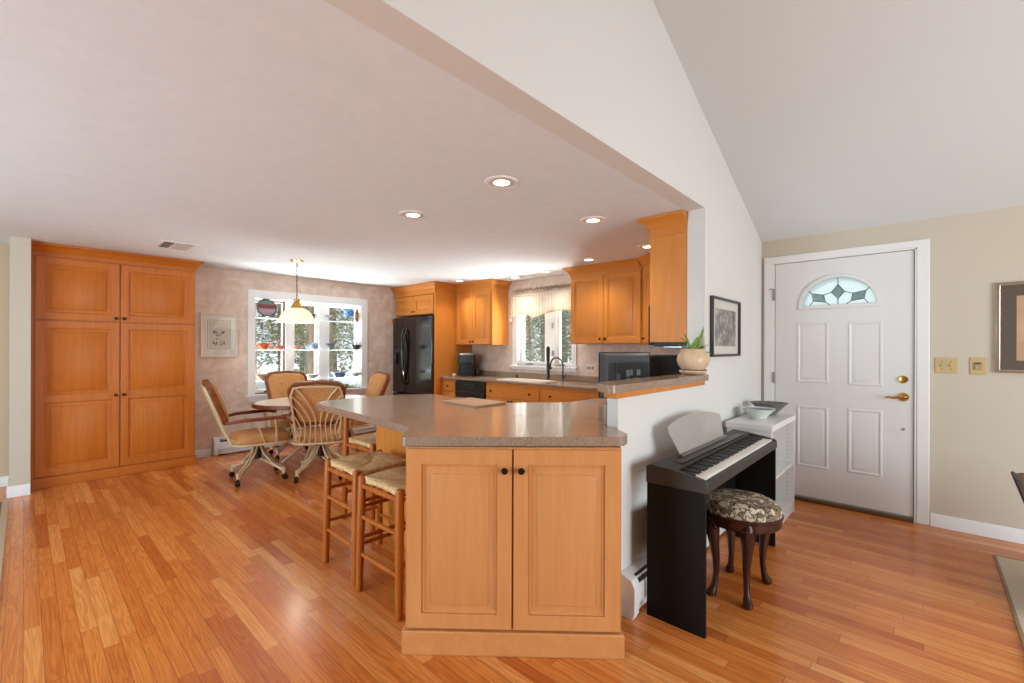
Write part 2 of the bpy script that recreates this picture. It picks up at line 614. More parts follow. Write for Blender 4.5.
came(*(dia + [dia[0]]))
came((cx, cz + 0.165), (cx, cz + 0.222))
came((cx, cz + 0.048), (cx, cz))
for s in (-1, 1):
    q = [(cx + s * 0.098, cz + 0.086), (cx + s * 0.186, cz + 0.105), (cx + s * 0.170, cz + 0.040), (cx + s * 0.084, cz + 0.024)]
    came(*(q + [q[0]]))
    came(dia[1] if s > 0 else dia[3], q[0])
    came(q[1], (cx + s * 0.205, cz + 0.13))
    came(q[2], (cx + s * 0.195, cz + 0.002))
    came(q[3], (cx + s * 0.055, cz))
cm.build('leaded_came', P('lead_came', (60, 66, 66), 0.5, 0.4), d1)
bev = MB().prism(dia, ly, ly + 0.004, 'y')
for s in (-1, 1):
    bev.prism([(cx + s * 0.098, cz + 0.086), (cx + s * 0.186, cz + 0.105), (cx + s * 0.170, cz + 0.040), (cx + s * 0.084, cz + 0.024)], ly, ly + 0.004, 'y')
bev.build('bevelled_glass', glass_mat('bevelled_clear_glass', (196, 204, 202), 0.06), d1)
MB().lathe([(0.030, 0), (0.030, -0.006), (0.024, -0.014), (0.008, -0.016)], (-0.123, DYF, 1.070), 20, 'y').box(-0.131, -0.115, DYF - 0.028, DYF - 0.012, 1.060, 1.080).build('deadbolt', BRASS, d1)
hl = MB().lathe([(0.034, 0), (0.034, -0.006), (0.024, -0.02), (0.012, -0.024), (0.011, -0.045)], (-0.122, DYF, 0.936), 20, 'y')
hl.tube([(-0.122, DYF - 0.045, 0.936), (-0.15, DYF - 0.05, 0.938), (-0.18, DYF - 0.05, 0.930), (-0.21, DYF - 0.05, 0.934), (-0.228, DYF - 0.048, 0.928)], [0.011, 0.010, 0.008, 0.007, 0.006], 8)
hl.build('lever_handle', BRASS, d1)
MB().lathe([(0.011, 0), (0.011, -0.004), (0.002, -0.006)], (-0.123, DYF, 0.692), 14, 'y').build('lock_cover', STEEL, d1)
for z in (1.78, 1.045):
    MB().tube([(DX0 - 0.003, YE - 0.028, z - 0.05), (DX0 - 0.003, YE - 0.028, z + 0.05)], 0.007, 8).build('hinge', STEEL, d1)
MB().tube([(DX0 - 0.003, YE - 0.03, 1.83), (DX0 - 0.045, YE - 0.034, 1.832)], 0.004, 6).build('door_stop', STEEL, d1)

# ------------------------------------------------------------------ dining window
wf = MB().prism(rect(1.903, 3.546, 0.69, 2.031), XD, XD + 0.022, 'x', holes=[rect(DY0, DY1, DW0, DW1)])
w1 = struct(wf, 'window_1', TRIM, bevel=0.004)
XS = XD - 0.13
box_ = MB().box(XS - 0.015, XD + 0.004, DY0 - 0.006, DY0 + 0.008, DW0, DW1).box(XS - 0.015, XD + 0.004, DY1 - 0.008, DY1 + 0.006, DW0, DW1).box(XS - 0.015, XD + 0.004, DY0, DY1, DW1 - 0.008, DW1 + 0.006)
box_.build('window_jamb', TRIM, w1)
MB().box(XS - 0.02, XD + 0.07, 1.885, 3.564, 0.672, 0.70).build('window_sill', TRIM, w1, bevel=0.006)
MB().box(XD, XD + 0.018, 1.92, 3.53, 0.61, 0.672).build('window_apron', TRIM, w1, bevel=0.004)
mul = MB().box(XS - 0.03, XS + 0.05, 2.392, 2.486, DW0, DW1).box(XS - 0.03, XS + 0.05, 2.842, 2.978, DW0, DW1)
mul.build('mullion', TRIM, w1, bevel=0.004)
for i, (a, b) in enumerate(((1.985, 2.392), (2.486, 2.842), (2.978, 3.45))):
    s = MB().prism(rect(a, b, DW0, DW1), XS - 0.02, XS + 0.02, 'x', holes=[rect(a + 0.034, b - 0.034, DW0 + 0.045, DW1 - 0.045)]).build('sash', TRIM, w1, bevel=0.003)
    MB().box(XS - 0.003, XS + 0.003, a + 0.03, b - 0.03, DW0 + 0.04, DW1 - 0.04).build('pane', GLASS, s)
    if i != 1:
        c = (a + b) / 2
        MB().box(XS + 0.02, XS + 0.034, c - 0.05, c + 0.05, DW0 + 0.012, DW0 + 0.03).tube([(XS + 0.034, c - 0.02, DW0 + 0.022), (XS + 0.05, c + 0.02, DW0 + 0.03), (XS + 0.05, c + 0.06, DW0 + 0.028)], 0.006, 6).build('window_crank', BRONZE, w1)
MB().box(XS + 0.021, XS + 0.03, 2.372, 2.386, DW0 + 0.02, DW1 - 0.02).box(XS + 0.021, XS + 0.03, 2.02, 2.372, DW1 - 0.034, DW1 - 0.024).build('screen_edge', P('brown_screen_edge', (110, 84, 72), 0.6), w1)
SH = (1.674, 1.258, 0.855)
for k, z in enumerate(SH):
    g = MB().box(XS + 0.055, XD - 0.004, DY0 + 0.002, DY1 - 0.002, z, z + 0.008).build('display_shelf', SHELFGLASS)
    tag(g, ['uppermost clear glass shelf across the dining window, with the round plate', 'middle clear glass shelf across the dining window, with the orange bowl', 'lowest clear glass shelf across the dining window, with the blue bowl'][k], 'shelf', 'glass shelves across the dining window')

# ------------------------------------------------------------------ sink window
wf = MB().prism(rect(-4.339, -3.243, 1.0, 2.05), YK - 0.02, YK, 'y', holes=[rect(WX0, WX1, WZ0, WZ1)])
w2 = struct(wf, 'window_2', TRIM, bevel=0.004)
YS = YK + 0.09
MB().box(WX0 - 0.006, WX0 + 0.008, YK - 0.01, YS + 0.03, WZ0, WZ1).box(WX1 - 0.008, WX1 + 0.006, YK - 0.01, YS + 0.03, WZ0, WZ1).box(WX0, WX1, YK - 0.01, YS + 0.03, WZ1 - 0.008, WZ1 + 0.006).build('window_jamb', TRIM, w2)
MB().box(-4.36, -3.225, YK - 0.05, YS + 0.03, 1.035, 1.06).build('window_sill', TRIM, w2, bevel=0.005)
MB().box(-3.775, -3.615, YS - 0.05, YS + 0.03, WZ0, WZ1).build('mullion', TRIM, w2, bevel=0.004)
for a, b in ((WX0, -3.775), (-3.615, WX1)):
    s = MB().prism(rect(a, b, WZ0, WZ1), YS - 0.02, YS + 0.02, 'y', holes=[rect(a + 0.05, b - 0.045, WZ0 + 0.05, WZ1 - 0.05)]).build('sash', TRIM, w2, bevel=0.003)
    MB().box(a + 0.045, b - 0.04, YS - 0.003, YS + 0.003, WZ0 + 0.045, WZ1 - 0.045).build('pane', GLASS, s)
    c = (a + b) / 2 - 0.06
    MB().box(c - 0.05, c + 0.05, YS - 0.036, YS - 0.02, WZ0 + 0.01, WZ0 + 0.028).tube([(c, YS - 0.036, WZ0 + 0.02), (c + 0.05, YS - 0.05, WZ0 + 0.03)], 0.006, 6).build('window_crank', STEEL, w2)
for z in (1.235, 1.60):
    MB().box(-3.66, -3.645, YS - 0.075, YS - 0.05, z - 0.035, z + 0.035).tube([(-3.652, YS - 0.07, z), (-3.652, YS - 0.09, z - 0.04)], 0.006, 6).build('sash_lock', STEEL, w2)
#==PART2==

# ------------------------------------------------------------------ cabinet helpers
def frameM(O, U, W):
    U, W = Vector(U).normalized(), Vector(W).normalized()
    V = Vector((0, 0, 1))
    m = Matrix.Identity(4)
    for i, a in enumerate((U, V, W)):
        m[0][i], m[1][i], m[2][i] = a
    m[0][3], m[1][3], m[2][3] = O
    return m


def leaf(parent, name, O, U, W, wd, ht, mat=None, panels=None, stile=0.055, t=0.02, knob=None, flat=False):
    """a cabinet door or drawer front; O = its lower corner on the cabinet face"""
    M = frameM(O, U, W)
    mb = MB()
    if flat:
        mb.prism(rect(0, wd, 0, ht), 0, t, 'z', M=M)
    else:
        panels = panels or [(stile, ht - stile)]
        holes = [rect(stile, wd - stile, a, b) for a, b in panels]
        mb.prism(rect(0, wd, 0, ht), 0, t, 'z', holes=holes, M=M)
        for a, b in panels:
            rs = []
            for ins, d in ((0, 0.002), (0, t - 0.008), (0.008, t - 0.009), (0.010, t - 0.014), (0.014, t - 0.014), (0.040, t - 0.005), (0.041, t - 0.001), (0.043, t)):
                rs.append([M @ Vector(p) for p in ((stile + ins, a + ins, d), (wd - stile - ins, a + ins, d), (wd - stile - ins, b - ins, d), (stile + ins, b - ins, d))])
            mb.rings(rs)
    o = mb.build(name, mat or MAPLE, parent, bevel=0.0035, seg=2, world=True)
    for k in (knob or []):
        kb = MB().lathe([(0.006, 0), (0.006, 0.012), (0.013, 0.018), (0.015, 0.024), (0.012, 0.029), (0.003, 0.031)], (0, 0, 0), 14, 'z')
        kb.v = [M @ (p + Vector((k[0], k[1], t))) for p in kb.v]
        kb.build('knob', BRONZE, o, world=True, label='dark bronze knob')
    return o


CROWN = [(0.0, 0.0), (0.006, 0.0), (0.006, 0.012), (0.016, 0.022), (0.026, 0.040), (0.048, 0.062), (0.062, 0.072), (0.070, 0.076), (0.070, 0.090), (0.0, 0.090)]


def crown(parent, path, ztop=2.246, closed=False, mat=None):
    return MB().sweep(path, [(o, ztop - 0.090 + z) for o, z in CROWN], closed).build('crown', mat or MAPLE_X, parent, world=True)


# ------------------------------------------------------------------ pantry
pan = thing('pantry_cabinet', 'tall honey maple pantry with four panelled doors beside the white post', 'cabinet', (-6.1, 0.66, 0))
PX = -5.975
b = MB().box(-6.268, PX, 0.043, 1.285, 0.085, 2.20)
b.build('body', DEEPM, pan, world=True)
MB().box(-6.268, PX + 0.022, 0.043, 1.300, 0.0, 0.092).build('toe_base', DEEPM_X, pan, bevel=0.004, world=True)
MB().box(PX, PX + 0.012, 0.045, 1.285, 2.132, 2.20).build('frieze', DEEPM_X, pan, world=True)
crown(pan, [(PX + 0.012, 0.043), (PX + 0.012, 1.285), (-6.268, 1.285)], mat=DEEPM_X)
for (y0, wd, kx) in ((0.066, 0.582, 0.556), (0.658, 0.617, 0.026)):
    leaf(pan, 'door', (PX, y0, 0.104), (0, 1, 0), (1, 0, 0), wd, 1.434, panels=[(0.065, 0.675), (0.745, 1.372)], stile=0.062, mat=DEEPM, knob=[(kx, 0.775 - 0.06)])
    leaf(pan, 'door', (PX, y0, 1.552), (0, 1, 0), (1, 0, 0), wd, 0.575, stile=0.062, mat=DEEPM, knob=[(kx, 0.030)])

# ------------------------------------------------------------------ refrigerator and its surround
FY = 3.985
sur = thing('refrigerator_surround', 'maple cabinet enclosing the black refrigerator, with two short doors above', 'cabinet', (-5.7, 4.4, 0))
MB().box(-5.235, -5.205, 4.02, 4.738, 0.0, 2.20).build('side_panel', MAPLE, sur, world=True)
MB().box(-6.265, -5.236, 4.05, 4.738, 1.80, 2.20).build('body', MAPLE, sur, world=True)
MB().box(-6.265, -5.206, 4.012, 4.05, 2.092, 2.20).build('frieze', MAPLE_X, sur, world=True)
crown(sur, [(-6.268, 4.012), (-5.205, 4.012), (-5.205, 4.405)])
leaf(sur, 'door', (-6.225, 4.05, 1.815), (1, 0, 0), (0, -1, 0), 0.475, 0.268, stile=0.05, knob=[(0.448, 0.030)])
leaf(sur, 'door', (-5.745, 4.05, 1.815), (1, 0, 0), (0, -1, 0), 0.475, 0.268, stile=0.05, knob=[(0.028, 0.030)])

fr = thing('refrigerator', 'glossy black side-by-side refrigerator with an ice dispenser and a bottom drawer', 'refrigerator', (-5.75, 4.35, 0))
MB().box(-6.245, -5.242, FY + 0.075, 4.70, 0.03, 1.755).build('body', BLACKM, fr, bevel=0.006, world=True)
dl = MB().prism(rect(-6.25, -5.905, 0.60, 1.765), FY, FY + 0.07, 'y', holes=[rect(-6.19, -6.01, 1.02, 1.30)]).build('door', BLACKST, fr, bevel=0.012, seg=3, world=True)
dr = MB().box(-5.897, -5.242, FY, FY + 0.07, 0.60, 1.765).build('door', BLACKST, fr, bevel=0.012, seg=3, world=True)
MB().box(-6.25, -5.242, FY, FY + 0.07, 0.06, 0.588).build('freezer_drawer', BLACKST, fr, bevel=0.012, seg=3, world=True)
dsp = MB().box(-6.19, -6.01, FY + 0.05, FY + 0.06, 1.02, 1.30).box(-6.19, -6.01, FY + 0.002, FY + 0.05, 1.02, 1.035)
dsp = dsp.build('ice_dispenser', BLACKM, dl, world=True)
MB().box(-6.185, -6.015, FY + 0.004, FY + 0.02, 1.225, 1.295).build('dispenser_panel', DGREY, dl, world=True)
for x, s, par in ((-5.945, -1, dl), (-5.855, 1, dr)):
    pts = []
    for k in range(13):
        t = k / 12
        pts.append((x - s * 0.028 * math.sin(PI * t), FY - 0.012 - 0.045 * math.sin(PI * t) ** 0.5 if 0 < t < 1 else FY + 0.002, 0.72 + 0.87 * t))
    MB().tube(pts, 0.013, 8).build('handle', BLACKST, par, world=True)
pts = [(-6.18 + 0.87 * k / 12, FY - 0.045 * math.sin(PI * k / 12) ** 0.5 if 0 < k < 12 else FY + 0.002, 0.535) for k in range(13)]
MB().tube(pts, 0.012, 8).build('handle', BLACKST, bpy.data.objects[[o.name for o in fr.children if o.name.startswith('freezer_drawer')][0]], world=True)
mg = MB()
for s in (-1, 1):
    mg.prism(round_poly([(-6.226, 1.722), (-6.226 + s * 0.032, 1.752), (-6.226 + s * 0.040, 1.728), (-6.226 + s * 0.012, 1.712)], 0.01), FY - 0.008, FY - 0.001, 'y')
    mg.prism(round_poly([(-6.226, 1.716), (-6.226 + s * 0.028, 1.706), (-6.226 + s * 0.022, 1.678), (-6.226 + s * 0.004, 1.69)], 0.01), FY - 0.008, FY - 0.001, 'y')
tag(mg.build('fridge_magnet', noisy('orange_wing', [(0.4, (214, 120, 36)), (0.6, (60, 40, 28))], (1, 1, 1), 60)), 'small orange butterfly magnet on the upper corner of the black refrigerator', 'magnet')

# ------------------------------------------------------------------ wall cabinets
ua = thing('hanging_cabinet', 'maple wall cabinet over the coffee maker, between refrigerator panel and sink window', 'cabinet', (-4.8, 4.57, 1.34))
MB().box(-5.203, -4.432, 4.41, 4.738, 1.345, 2.20).build('body', MAPLE, ua, bevel=0.003, world=True)
MB().box(-5.203, -4.432, 4.40, 4.41, 2.112, 2.20).build('frieze', MAPLE_X, ua, world=True)
crown(ua, [(-5.134, 4.40), (-4.432, 4.40), (-4.432, 4.74)])
leaf(ua, 'door', (-5.175, 4.41, 1.355), (1, 0, 0), (0, -1, 0), 0.352, 0.752, knob=[(0.325, 0.035)])
leaf(ua, 'door', (-4.818, 4.41, 1.355), (1, 0, 0), (0, -1, 0), 0.352, 0.752, knob=[(0.027, 0.035)])
ub = thing('hanging_cabinet', 'maple wall cabinet with two tall doors, between sink window and black television', 'cabinet', (-2.6, 4.57, 1.34))
MB().box(-3.105, -2.196, 4.41, 4.738, 1.35, 2.20).build('body', MAPLE, ub, bevel=0.003, world=True)
MB().box(-3.105, -2.196, 4.40, 4.41, 2.128, 2.20).build('frieze', MAPLE_X, ub, world=True)
crown(ub, [(-3.105, 4.738), (-3.105, 4.40), (-2.215, 4.40)])
leaf(ub, 'door', (-3.095, 4.41, 1.36), (1, 0, 0), (0, -1, 0), 0.438, 0.764, knob=[(0.405, 0.045)])
leaf(ub, 'door', (-2.652, 4.41, 1.36), (1, 0, 0), (0, -1, 0), 0.448, 0.764, knob=[(0.03, 0.045)])
uc = thing('corner_cabinet', 'maple corner wall cabinet at an angle, half behind the tall end panel', 'cabinet', (-1.6, 4.5, 1.34))
cp = [(-2.194, 4.41), (-1.56, 3.945), (-1.217, 3.945), (-1.217, 4.738), (-2.194, 4.738)]
MB().prism(cp, 1.35, 2.20).build('body', MAPLE, uc, bevel=0.003, world=True)
dvec = Vector((0.634, -0.465, 0)).normalized()
crown(uc, [(-2.185, 4.4035), (-1.567, 3.95)])
leaf(uc, 'door', Vector((-2.194, 4.41, 1.36)) + dvec * 0.06, dvec, (-0.591, -0.806, 0), 0.66, 0.764, knob=[(0.03, 0.045)])
ud = thing('range_cabinet', 'maple wall cabinet with a plain tall end panel beside the wall opening', 'cabinet', (-1.36, 3.5, 1.34))
MB().box(-1.489, -1.218, 3.112, 3.135, 1.345, 2.20).build('end_panel', MAPLE, ud, bevel=0.002, world=True)
MB().box(-1.489, -1.218, 3.104, 3.112, 2.11, 2.20).build('frieze', MAPLE_X, ud, world=True)
MB().box(-1.470, -1.218, 3.137, 3.935, 1.625, 2.20).build('body', MAPLE, ud, world=True)
crown(ud, [(-1.489, 3.87), (-1.489, 3.104), (-1.217, 3.104)])
leaf(ud, 'door', (-1.470, 3.535, 1.64), (0, -1, 0), (-1, 0, 0), 0.385, 0.47, knob=[(0.03, 0.03)])
leaf(ud, 'door', (-1.470, 3.93, 1.64), (0, -1, 0), (-1, 0, 0), 0.385, 0.47, knob=[(0.355, 0.03)])
mw = thing('microwave_oven', 'black over-range microwave behind the tall maple end panel', 'microwave', (-1.36, 3.5, 1.31))
MB().box(-1.475, -1.218, 3.138, 3.90, 1.315, 1.62).build('body', BLACKM, mw, bevel=0.004, world=True)
MB().box(-1.515, -1.477, 3.140, 3.70, 1.325, 1.615).build('door', BLACKG, mw, bevel=0.004, world=True)
MB().box(-1.515, -1.477, 3.705, 3.90, 1.325, 1.615).build('control_panel', DGREY, mw, world=True)
MB().box(-1.42, -1.26, 3.20, 3.50, 1.308, 1.315).build('vent_grille', STEEL, mw, world=True)
st = thing('kitchen_range', 'black freestanding range against the partition wall, mostly hidden by the ledge', 'stove', (-1.56, 3.5, 0))
MB().box(-1.88, -1.235, 3.155, 3.905, 0.02, 0.90).build('body', BLACKM, st, bevel=0.006, world=True)
MB().box(-1.915, -1.88, 3.165, 3.895, 0.22, 0.76).build('oven_door', BLACKG, st, bevel=0.006, world=True)
MB().box(-1.885, -1.235, 3.155, 3.905, 0.90, 0.915).build('cooktop', BLACKG, st, bevel=0.004, world=True)
MB().tube([(-1.955, 3.22, 0.70), (-1.955, 3.84, 0.70)], 0.011, 8).box(-1.955, -1.915, 3.25, 3.27, 0.69, 0.71).box(-1.955, -1.915, 3.79, 3.81, 0.69, 0.71).build('handle', DSTEEL, st, world=True)
MB().box(-1.90, -1.88, 3.165, 3.895, 0.78, 0.89).build('control_panel', DGREY, st, world=True)

# ------------------------------------------------------------------ sink run
KZ = 0.885
def base_unit(name, label, x0, x1, top=0.0):
    t = thing(name, label, 'cabinet', ((x0 + x1) / 2, 4.4, 0))
    MB().box(x0, x1, 4.15, 4.738, 0.09, KZ - 0.034 - top).build('body', MAPLE, t, world=True)
    MB().box(x0, x1, 4.21, 4.738, 0.0, 0.088).build('toe_base', MAPLE_X, t, world=True)
    return t
t = base_unit('base_cabinet', 'narrow maple drawer unit between the refrigerator panel and the dishwasher', -5.203, -4.888)
for z0, z1 in ((0.69, 0.815), (0.52, 0.68), (0.32, 0.51), (0.11, 0.31)):
    leaf(t, 'drawer', (-5.185, 4.15, z0), (1, 0, 0), (0, -1, 0), 0.285, z1 - z0, MAPLE_X, flat=True, knob=[(0.142, (z1 - z0) / 2)])
t = base_unit('base_cabinet', 'wide maple sink cabinet just right of the dishwasher, under the tall faucet', -4.275, -3.352, 0.19)
MB().box(-4.275, -3.352, 4.15, 4.17, 0.662, KZ - 0.034).build('face_frame', MAPLE, t, world=True)
leaf(t, 'false_drawer', (-4.262, 4.15, 0.668), (1, 0, 0), (0, -1, 0), 0.897, 0.145, MAPLE_X, flat=True, knob=[(0.10, 0.072), (0.76, 0.072)])
for x in (-4.262, -3.81):
    leaf(t, 'door', (x, 4.15, 0.11), (1, 0, 0), (0, -1, 0), 0.445, 0.55, knob=[(0.42 if x < -4 else 0.025, 0.52)])
t = base_unit('base_cabinet', 'maple drawer cabinet right of the sink, below the wall outlet', -3.350, -2.53)
for z0, z1 in ((0.668, 0.813), (0.40, 0.66), (0.11, 0.39)):
    leaf(t, 'drawer', (-3.337, 4.15, z0), (1, 0, 0), (0, -1, 0), 0.79, z1 - z0, MAPLE_X, flat=True, knob=[(0.15, (z1 - z0) / 2), (0.655, (z1 - z0) / 2)])
t = thing('corner_base_cabinet', 'maple corner base cabinet between the drawer unit and the black range', 'cabinet', (-1.9, 4.4, 0))
MB().prism([(-2.528, 4.15), (-1.90, 4.15), (-1.88, 3.915), (-1.235, 3.915), (-1.235, 4.738), (-2.528, 4.738)], 0.0, KZ - 0.032).build('body', MAPLE, t, world=True)
leaf(t, 'door', (-2.50, 4.15, 0.11), (1, 0, 0), (0, -1, 0), 0.56, 0.70, knob=[(0.53, 0.6)])
dw = thing('dishwasher', 'black dishwasher built in under the sink counter', 'dishwasher', (-4.58, 4.4, 0))
MB().box(-4.876, -4.284, 4.152, 4.70, 0.08, KZ - 0.034).build('body', BLACKM, dw, world=True)
dd = MB().box(-4.874, -4.286, 4.118, 4.152, 0.12, 0.70).build('door', BLACKG, dw, bevel=0.006, world=True)
MB().box(-4.874, -4.286, 4.118, 4.152, 0.705, 0.835).build('control_panel', BLACKG, dw, bevel=0.006, world=True)
MB().prism(rrect(-4.69, -4.46, 0.755, 0.80, 0.02), 4.108, 4.118, 'y').build('handle', DSTEEL, dw, world=True)
sc_ = thing('sink_countertop', 'grey-brown speckled countertop with backsplash below the sink window', 'countertop', (-3.8, 4.4, KZ))
cpoly = [(-5.203, 4.737), (-5.203, 4.105), (-1.95, 4.105), (-1.90, 3.912), (-1.218, 3.912), (-1.218, 4.737)]
SX0, SX1, SY0, SY1 = -4.12, -3.42, 4.19, 4.50
MB().prism(cpoly, KZ - 0.032, KZ, holes=[rect(SX0, SX1, SY0, SY1)]).build('worktop', COUNTER, sc_, bevel=0.006, world=True)
MB().box(-5.203, -1.218, 4.715, 4.737, KZ, 0.957).build('backsplash', COUNTER, sc_, bevel=0.004, world=True)
snk = thing('kitchen_sink', 'pale enamel sink set into the counter under the window', 'sink', (-3.77, 4.35, KZ))
sm = P('pale_enamel', (224, 214, 202), 0.25)
MB().rings([[Vector((x, y, z)) for x, y in rrect(SX0 + i, SX1 - i, SY0 + i, SY1 - i, 0.05)] for i, z in ((-0.022, KZ + 0.001), (-0.018, KZ + 0.008), (0.004, KZ + 0.006), (0.012, KZ - 0.02), (0.03, KZ - 0.17))], caps=False).prism(rrect(SX0 + 0.03, SX1 - 0.03, SY0 + 0.03, SY1 - 0.03, 0.05), KZ - 0.175, KZ - 0.17).build('basin', sm, snk, world=True)
MB().lathe([(0.04, 0), (0.04, 0.004), (0.02, 0.004)], (-3.77, 4.35, KZ - 0.169), 16).build('drain', STEEL, snk, world=True)
fa = thing('kitchen_faucet', 'tall dark upright faucet behind the sink', 'faucet', (-3.527, 4.60, KZ))
MB().lathe([(0.030, 0), (0.030, 0.006), (0.022, 0.016), (0.020, 0.22), (0.018, 0.24)], (-3.58, 4.58, KZ), 16).build('body', DSTEEL, fa, world=True)
MB().lathe([(0.018, 0), (0.021, 0.01), (0.024, 0.10), (0.026, 0.17), (0.016, 0.195), (0.006, 0.20)], (-3.58, 4.58, KZ + 0.24), 16).build('spray_head', BLACKM, fa, world=True)
MB().tube([(-3.58, 4.58, KZ + 0.15), (-3.53, 4.56, KZ + 0.15), (-3.50, 4.55, KZ + 0.165)], [0.012, 0.011, 0.009], 8).build('lever', DSTEEL, fa, world=True)
ff = thing('filter_faucet', 'small dark gooseneck faucet with a side lever, next to the upright one', 'faucet', (-3.345, 4.58, KZ))
gp = [(-3.345, 4.58, KZ + 0.01), (-3.345, 4.58, KZ + 0.20)]
for k in range(9):
    a = PI * k / 8
    gp.append((-3.43 + 0.085 * math.cos(a), 4.575 - 0.004 * k, KZ + 0.205 + 0.09 * math.sin(a)))
gp.append((-3.518, 4.54, KZ + 0.155))
MB().tube(gp, 0.010, 8).build('spout', DSTEEL, ff, world=True)
MB().lathe([(0.024, 0), (0.024, 0.006), (0.016, 0.012), (0.016, 0.07), (0.010, 0.085)], (-3.345, 4.58, KZ), 14).build('base', DSTEEL, ff, world=True)
MB().tube([(-3.345, 4.58, KZ + 0.05), (-3.30, 4.57, KZ + 0.055), (-3.285, 4.565, KZ + 0.10)], 0.008, 8).build('lever', DSTEEL, ff, world=True)
so = MB().lathe([(0.024, 0), (0.024, 0.008), (0.02, 0.014), (0.022, 0.05), (0.018, 0.056), (0.002, 0.058)], (-4.12, 4.58, KZ), 14)
tag(so.build('sink_stopper', P('brown_metal', (96, 66, 48), 0.4, 0.5)), 'short brown metal cap standing on the counter left of the sink', 'sink fitting')
cf = thing('coffee_maker', 'black single-cup coffee maker with a silver lid on the counter corner', 'coffee maker', (-5.03, 4.47, KZ), 0.75)
MB().prism(rrect(-0.12, 0.12, -0.02, 0.15, 0.03), 0, 0.31).build('body', BLACKM, cf, bevel=0.006)
MB().prism(rrect(-0.12, 0.12, -0.16, 0.15, 0.05), 0, 0.025).build('drip_base', BLACKM, cf, bevel=0.004)
MB().prism(rrect(-0.12, 0.12, -0.16, 0.15, 0.05), 0.20, 0.311).build('brew_head', DGREY, cf, bevel=0.008)
MB().prism(rrect(-0.11, 0.11, -0.15, 0.02, 0.045), 0.312, 0.334).build('lid', STEEL, cf, bevel=0.006)
pm = thing('soap_bottle', 'slim dark green bottle with a pump, right of the coffee maker', 'bottle', (-4.93, 4.60, KZ))
MB().lathe([(0.026, 0), (0.028, 0.01), (0.028, 0.085), (0.012, 0.11), (0.011, 0.125)], n=14).build('body', P('dark_green_glass', (44, 50, 40), 0.2), pm)
MB().tube([(0, 0, 0.12), (0, 0, 0.155), (0.03, -0.02, 0.155)], 0.006, 6).build('pump', BLACKM, pm)
cb_ = thing('coffee_mug', 'small white cup at the foot of the coffee maker', 'cup', (-5.10, 4.28, KZ))
MB().lathe([(0.018, 0.0), (0.022, 0.004), (0.026, 0.038), (0.0235, 0.038), (0.018, 0.008), (0.001, 0.007)], n=16).build('bowl', P('white_china', (232, 226, 218), 0.3), cb_)
MB().tube([(0.026, 0, 0.032), (0.040, 0, 0.028), (0.040, 0, 0.014), (0.024, 0, 0.010)], 0.004, 6).build('handle', P('white_china_handle', (232, 226, 218), 0.3), cb_)
ou = thing('wall_outlet', 'pale double switch and outlet plate on the wallpaper above the sink counter', 'outlet', (-3.04, YK, 1.055))
PLATEP = P('pale_plate', (226, 212, 198), 0.4)
MB().box(-3.105, -2.975, YK - 0.006, YK, 1.005, 1.105).build('plate', PLATEP, ou, bevel=0.003, world=True)
oi = MB()
for x in (-3.075, -3.04, -3.005):
    oi.box(x - 0.009, x + 0.009, YK - 0.011, YK - 0.006, 1.04, 1.075)
oi.build('sockets', P('shadowed_slot', (120, 104, 92), 0.5), ou, world=True)
# valance and vine garland over the sink window
va = thing('window_valance', 'cream striped valance with a scalloped hem over the sink window', 'curtain', (-3.8, 4.66, 2.02))
mv, ntv, bv = newmat('striped_valance_cloth')
vv = mapped(ntv, (1, 1, 1))
wv = N(ntv, 'ShaderNodeTexWave', wave_type='BANDS', bands_direction='X')
wv.inputs['Scale'].default_value = 6.5
wv.inputs['Distortion'].default_value = 0.0
ntv.links.new(vv, wv.inputs['Vector'])
ntv.links.new(ramp(ntv, wv.outputs['Fac'], [(0.05, (214, 190, 168)), (0.2, (236, 222, 204)), (0.8, (240, 228, 212))]), bv.inputs['Base Color'])
bv.inputs['Roughness'].default_value = 0.8
trn = N(ntv, 'ShaderNodeBsdfTranslucent')
trn.inputs['Color'].default_value = lin(236, 222, 204)
mx = N(ntv, 'ShaderNodeMixShader')
mx.inputs['Fac'].default_value = 0.25
ntv.links.new(bv.outputs[0], mx.inputs[1])
ntv.links.new(trn.outputs[0], mx.inputs[2])
ntv.links.new(mx.outputs[0], ntv.nodes['Material Output'].inputs['Surface'])
def hem(x):
    u = (x + 4.32) / 1.09
    return 1.702 + (0.074 * math.sin(PI * u / 0.373) if u < 0.373 else 0.086 * math.sin(PI * min(1, (u - 0.373) / 0.86)))
nx, nz = 120, 10
vs, fs = [], []
for i in range(nx + 1):
    x = -4.325 + (4.325 - 3.215) * i / nx
    zb = hem(x)
    for j in range(nz + 1):
        z = 2.02 + (zb - 2.02) * j / nz
        y = 4.672 + 0.010 * math.sin(i * 0.9) * (0.3 + 0.7 * j / nz)
        vs.append((x, y, z))
for i in range(nx):
    for j in range(nz):
        a = i * (nz + 1) + j
        fs.append((a, a + 1, a + nz + 2, a + nz + 1))
vb = MB().add(vs, fs).build('cloth', mv, va, world=True)
sd = vb.modifiers.new('thickness', 'SOLIDIFY')
sd.thickness = 0.003
MB().tube([(-4.335, 4.672, 2.025), (-3.205, 4.672, 2.025)], 0.011, 8).build('rod_pocket', mv, va, world=True)
trimv = MB().tube([(-4.325 + 1.11 * k / 60, 4.668 + 0.010 * math.sin(k * 1.8), hem(-4.325 + 1.11 * k / 60)) for k in range(61)], 0.004, 5)
trimv.build('hem_cord', P('hem_cord', (170, 142, 120), 0.7), va, world=True)
MB().sphere((-4.32, 4.665, 1.69), 0.014, 0.014, 0.02).build('tassel', P('white_tassel', (240, 236, 228), 0.6), va, world=True)
gv = MB()
rg = random.Random(3)
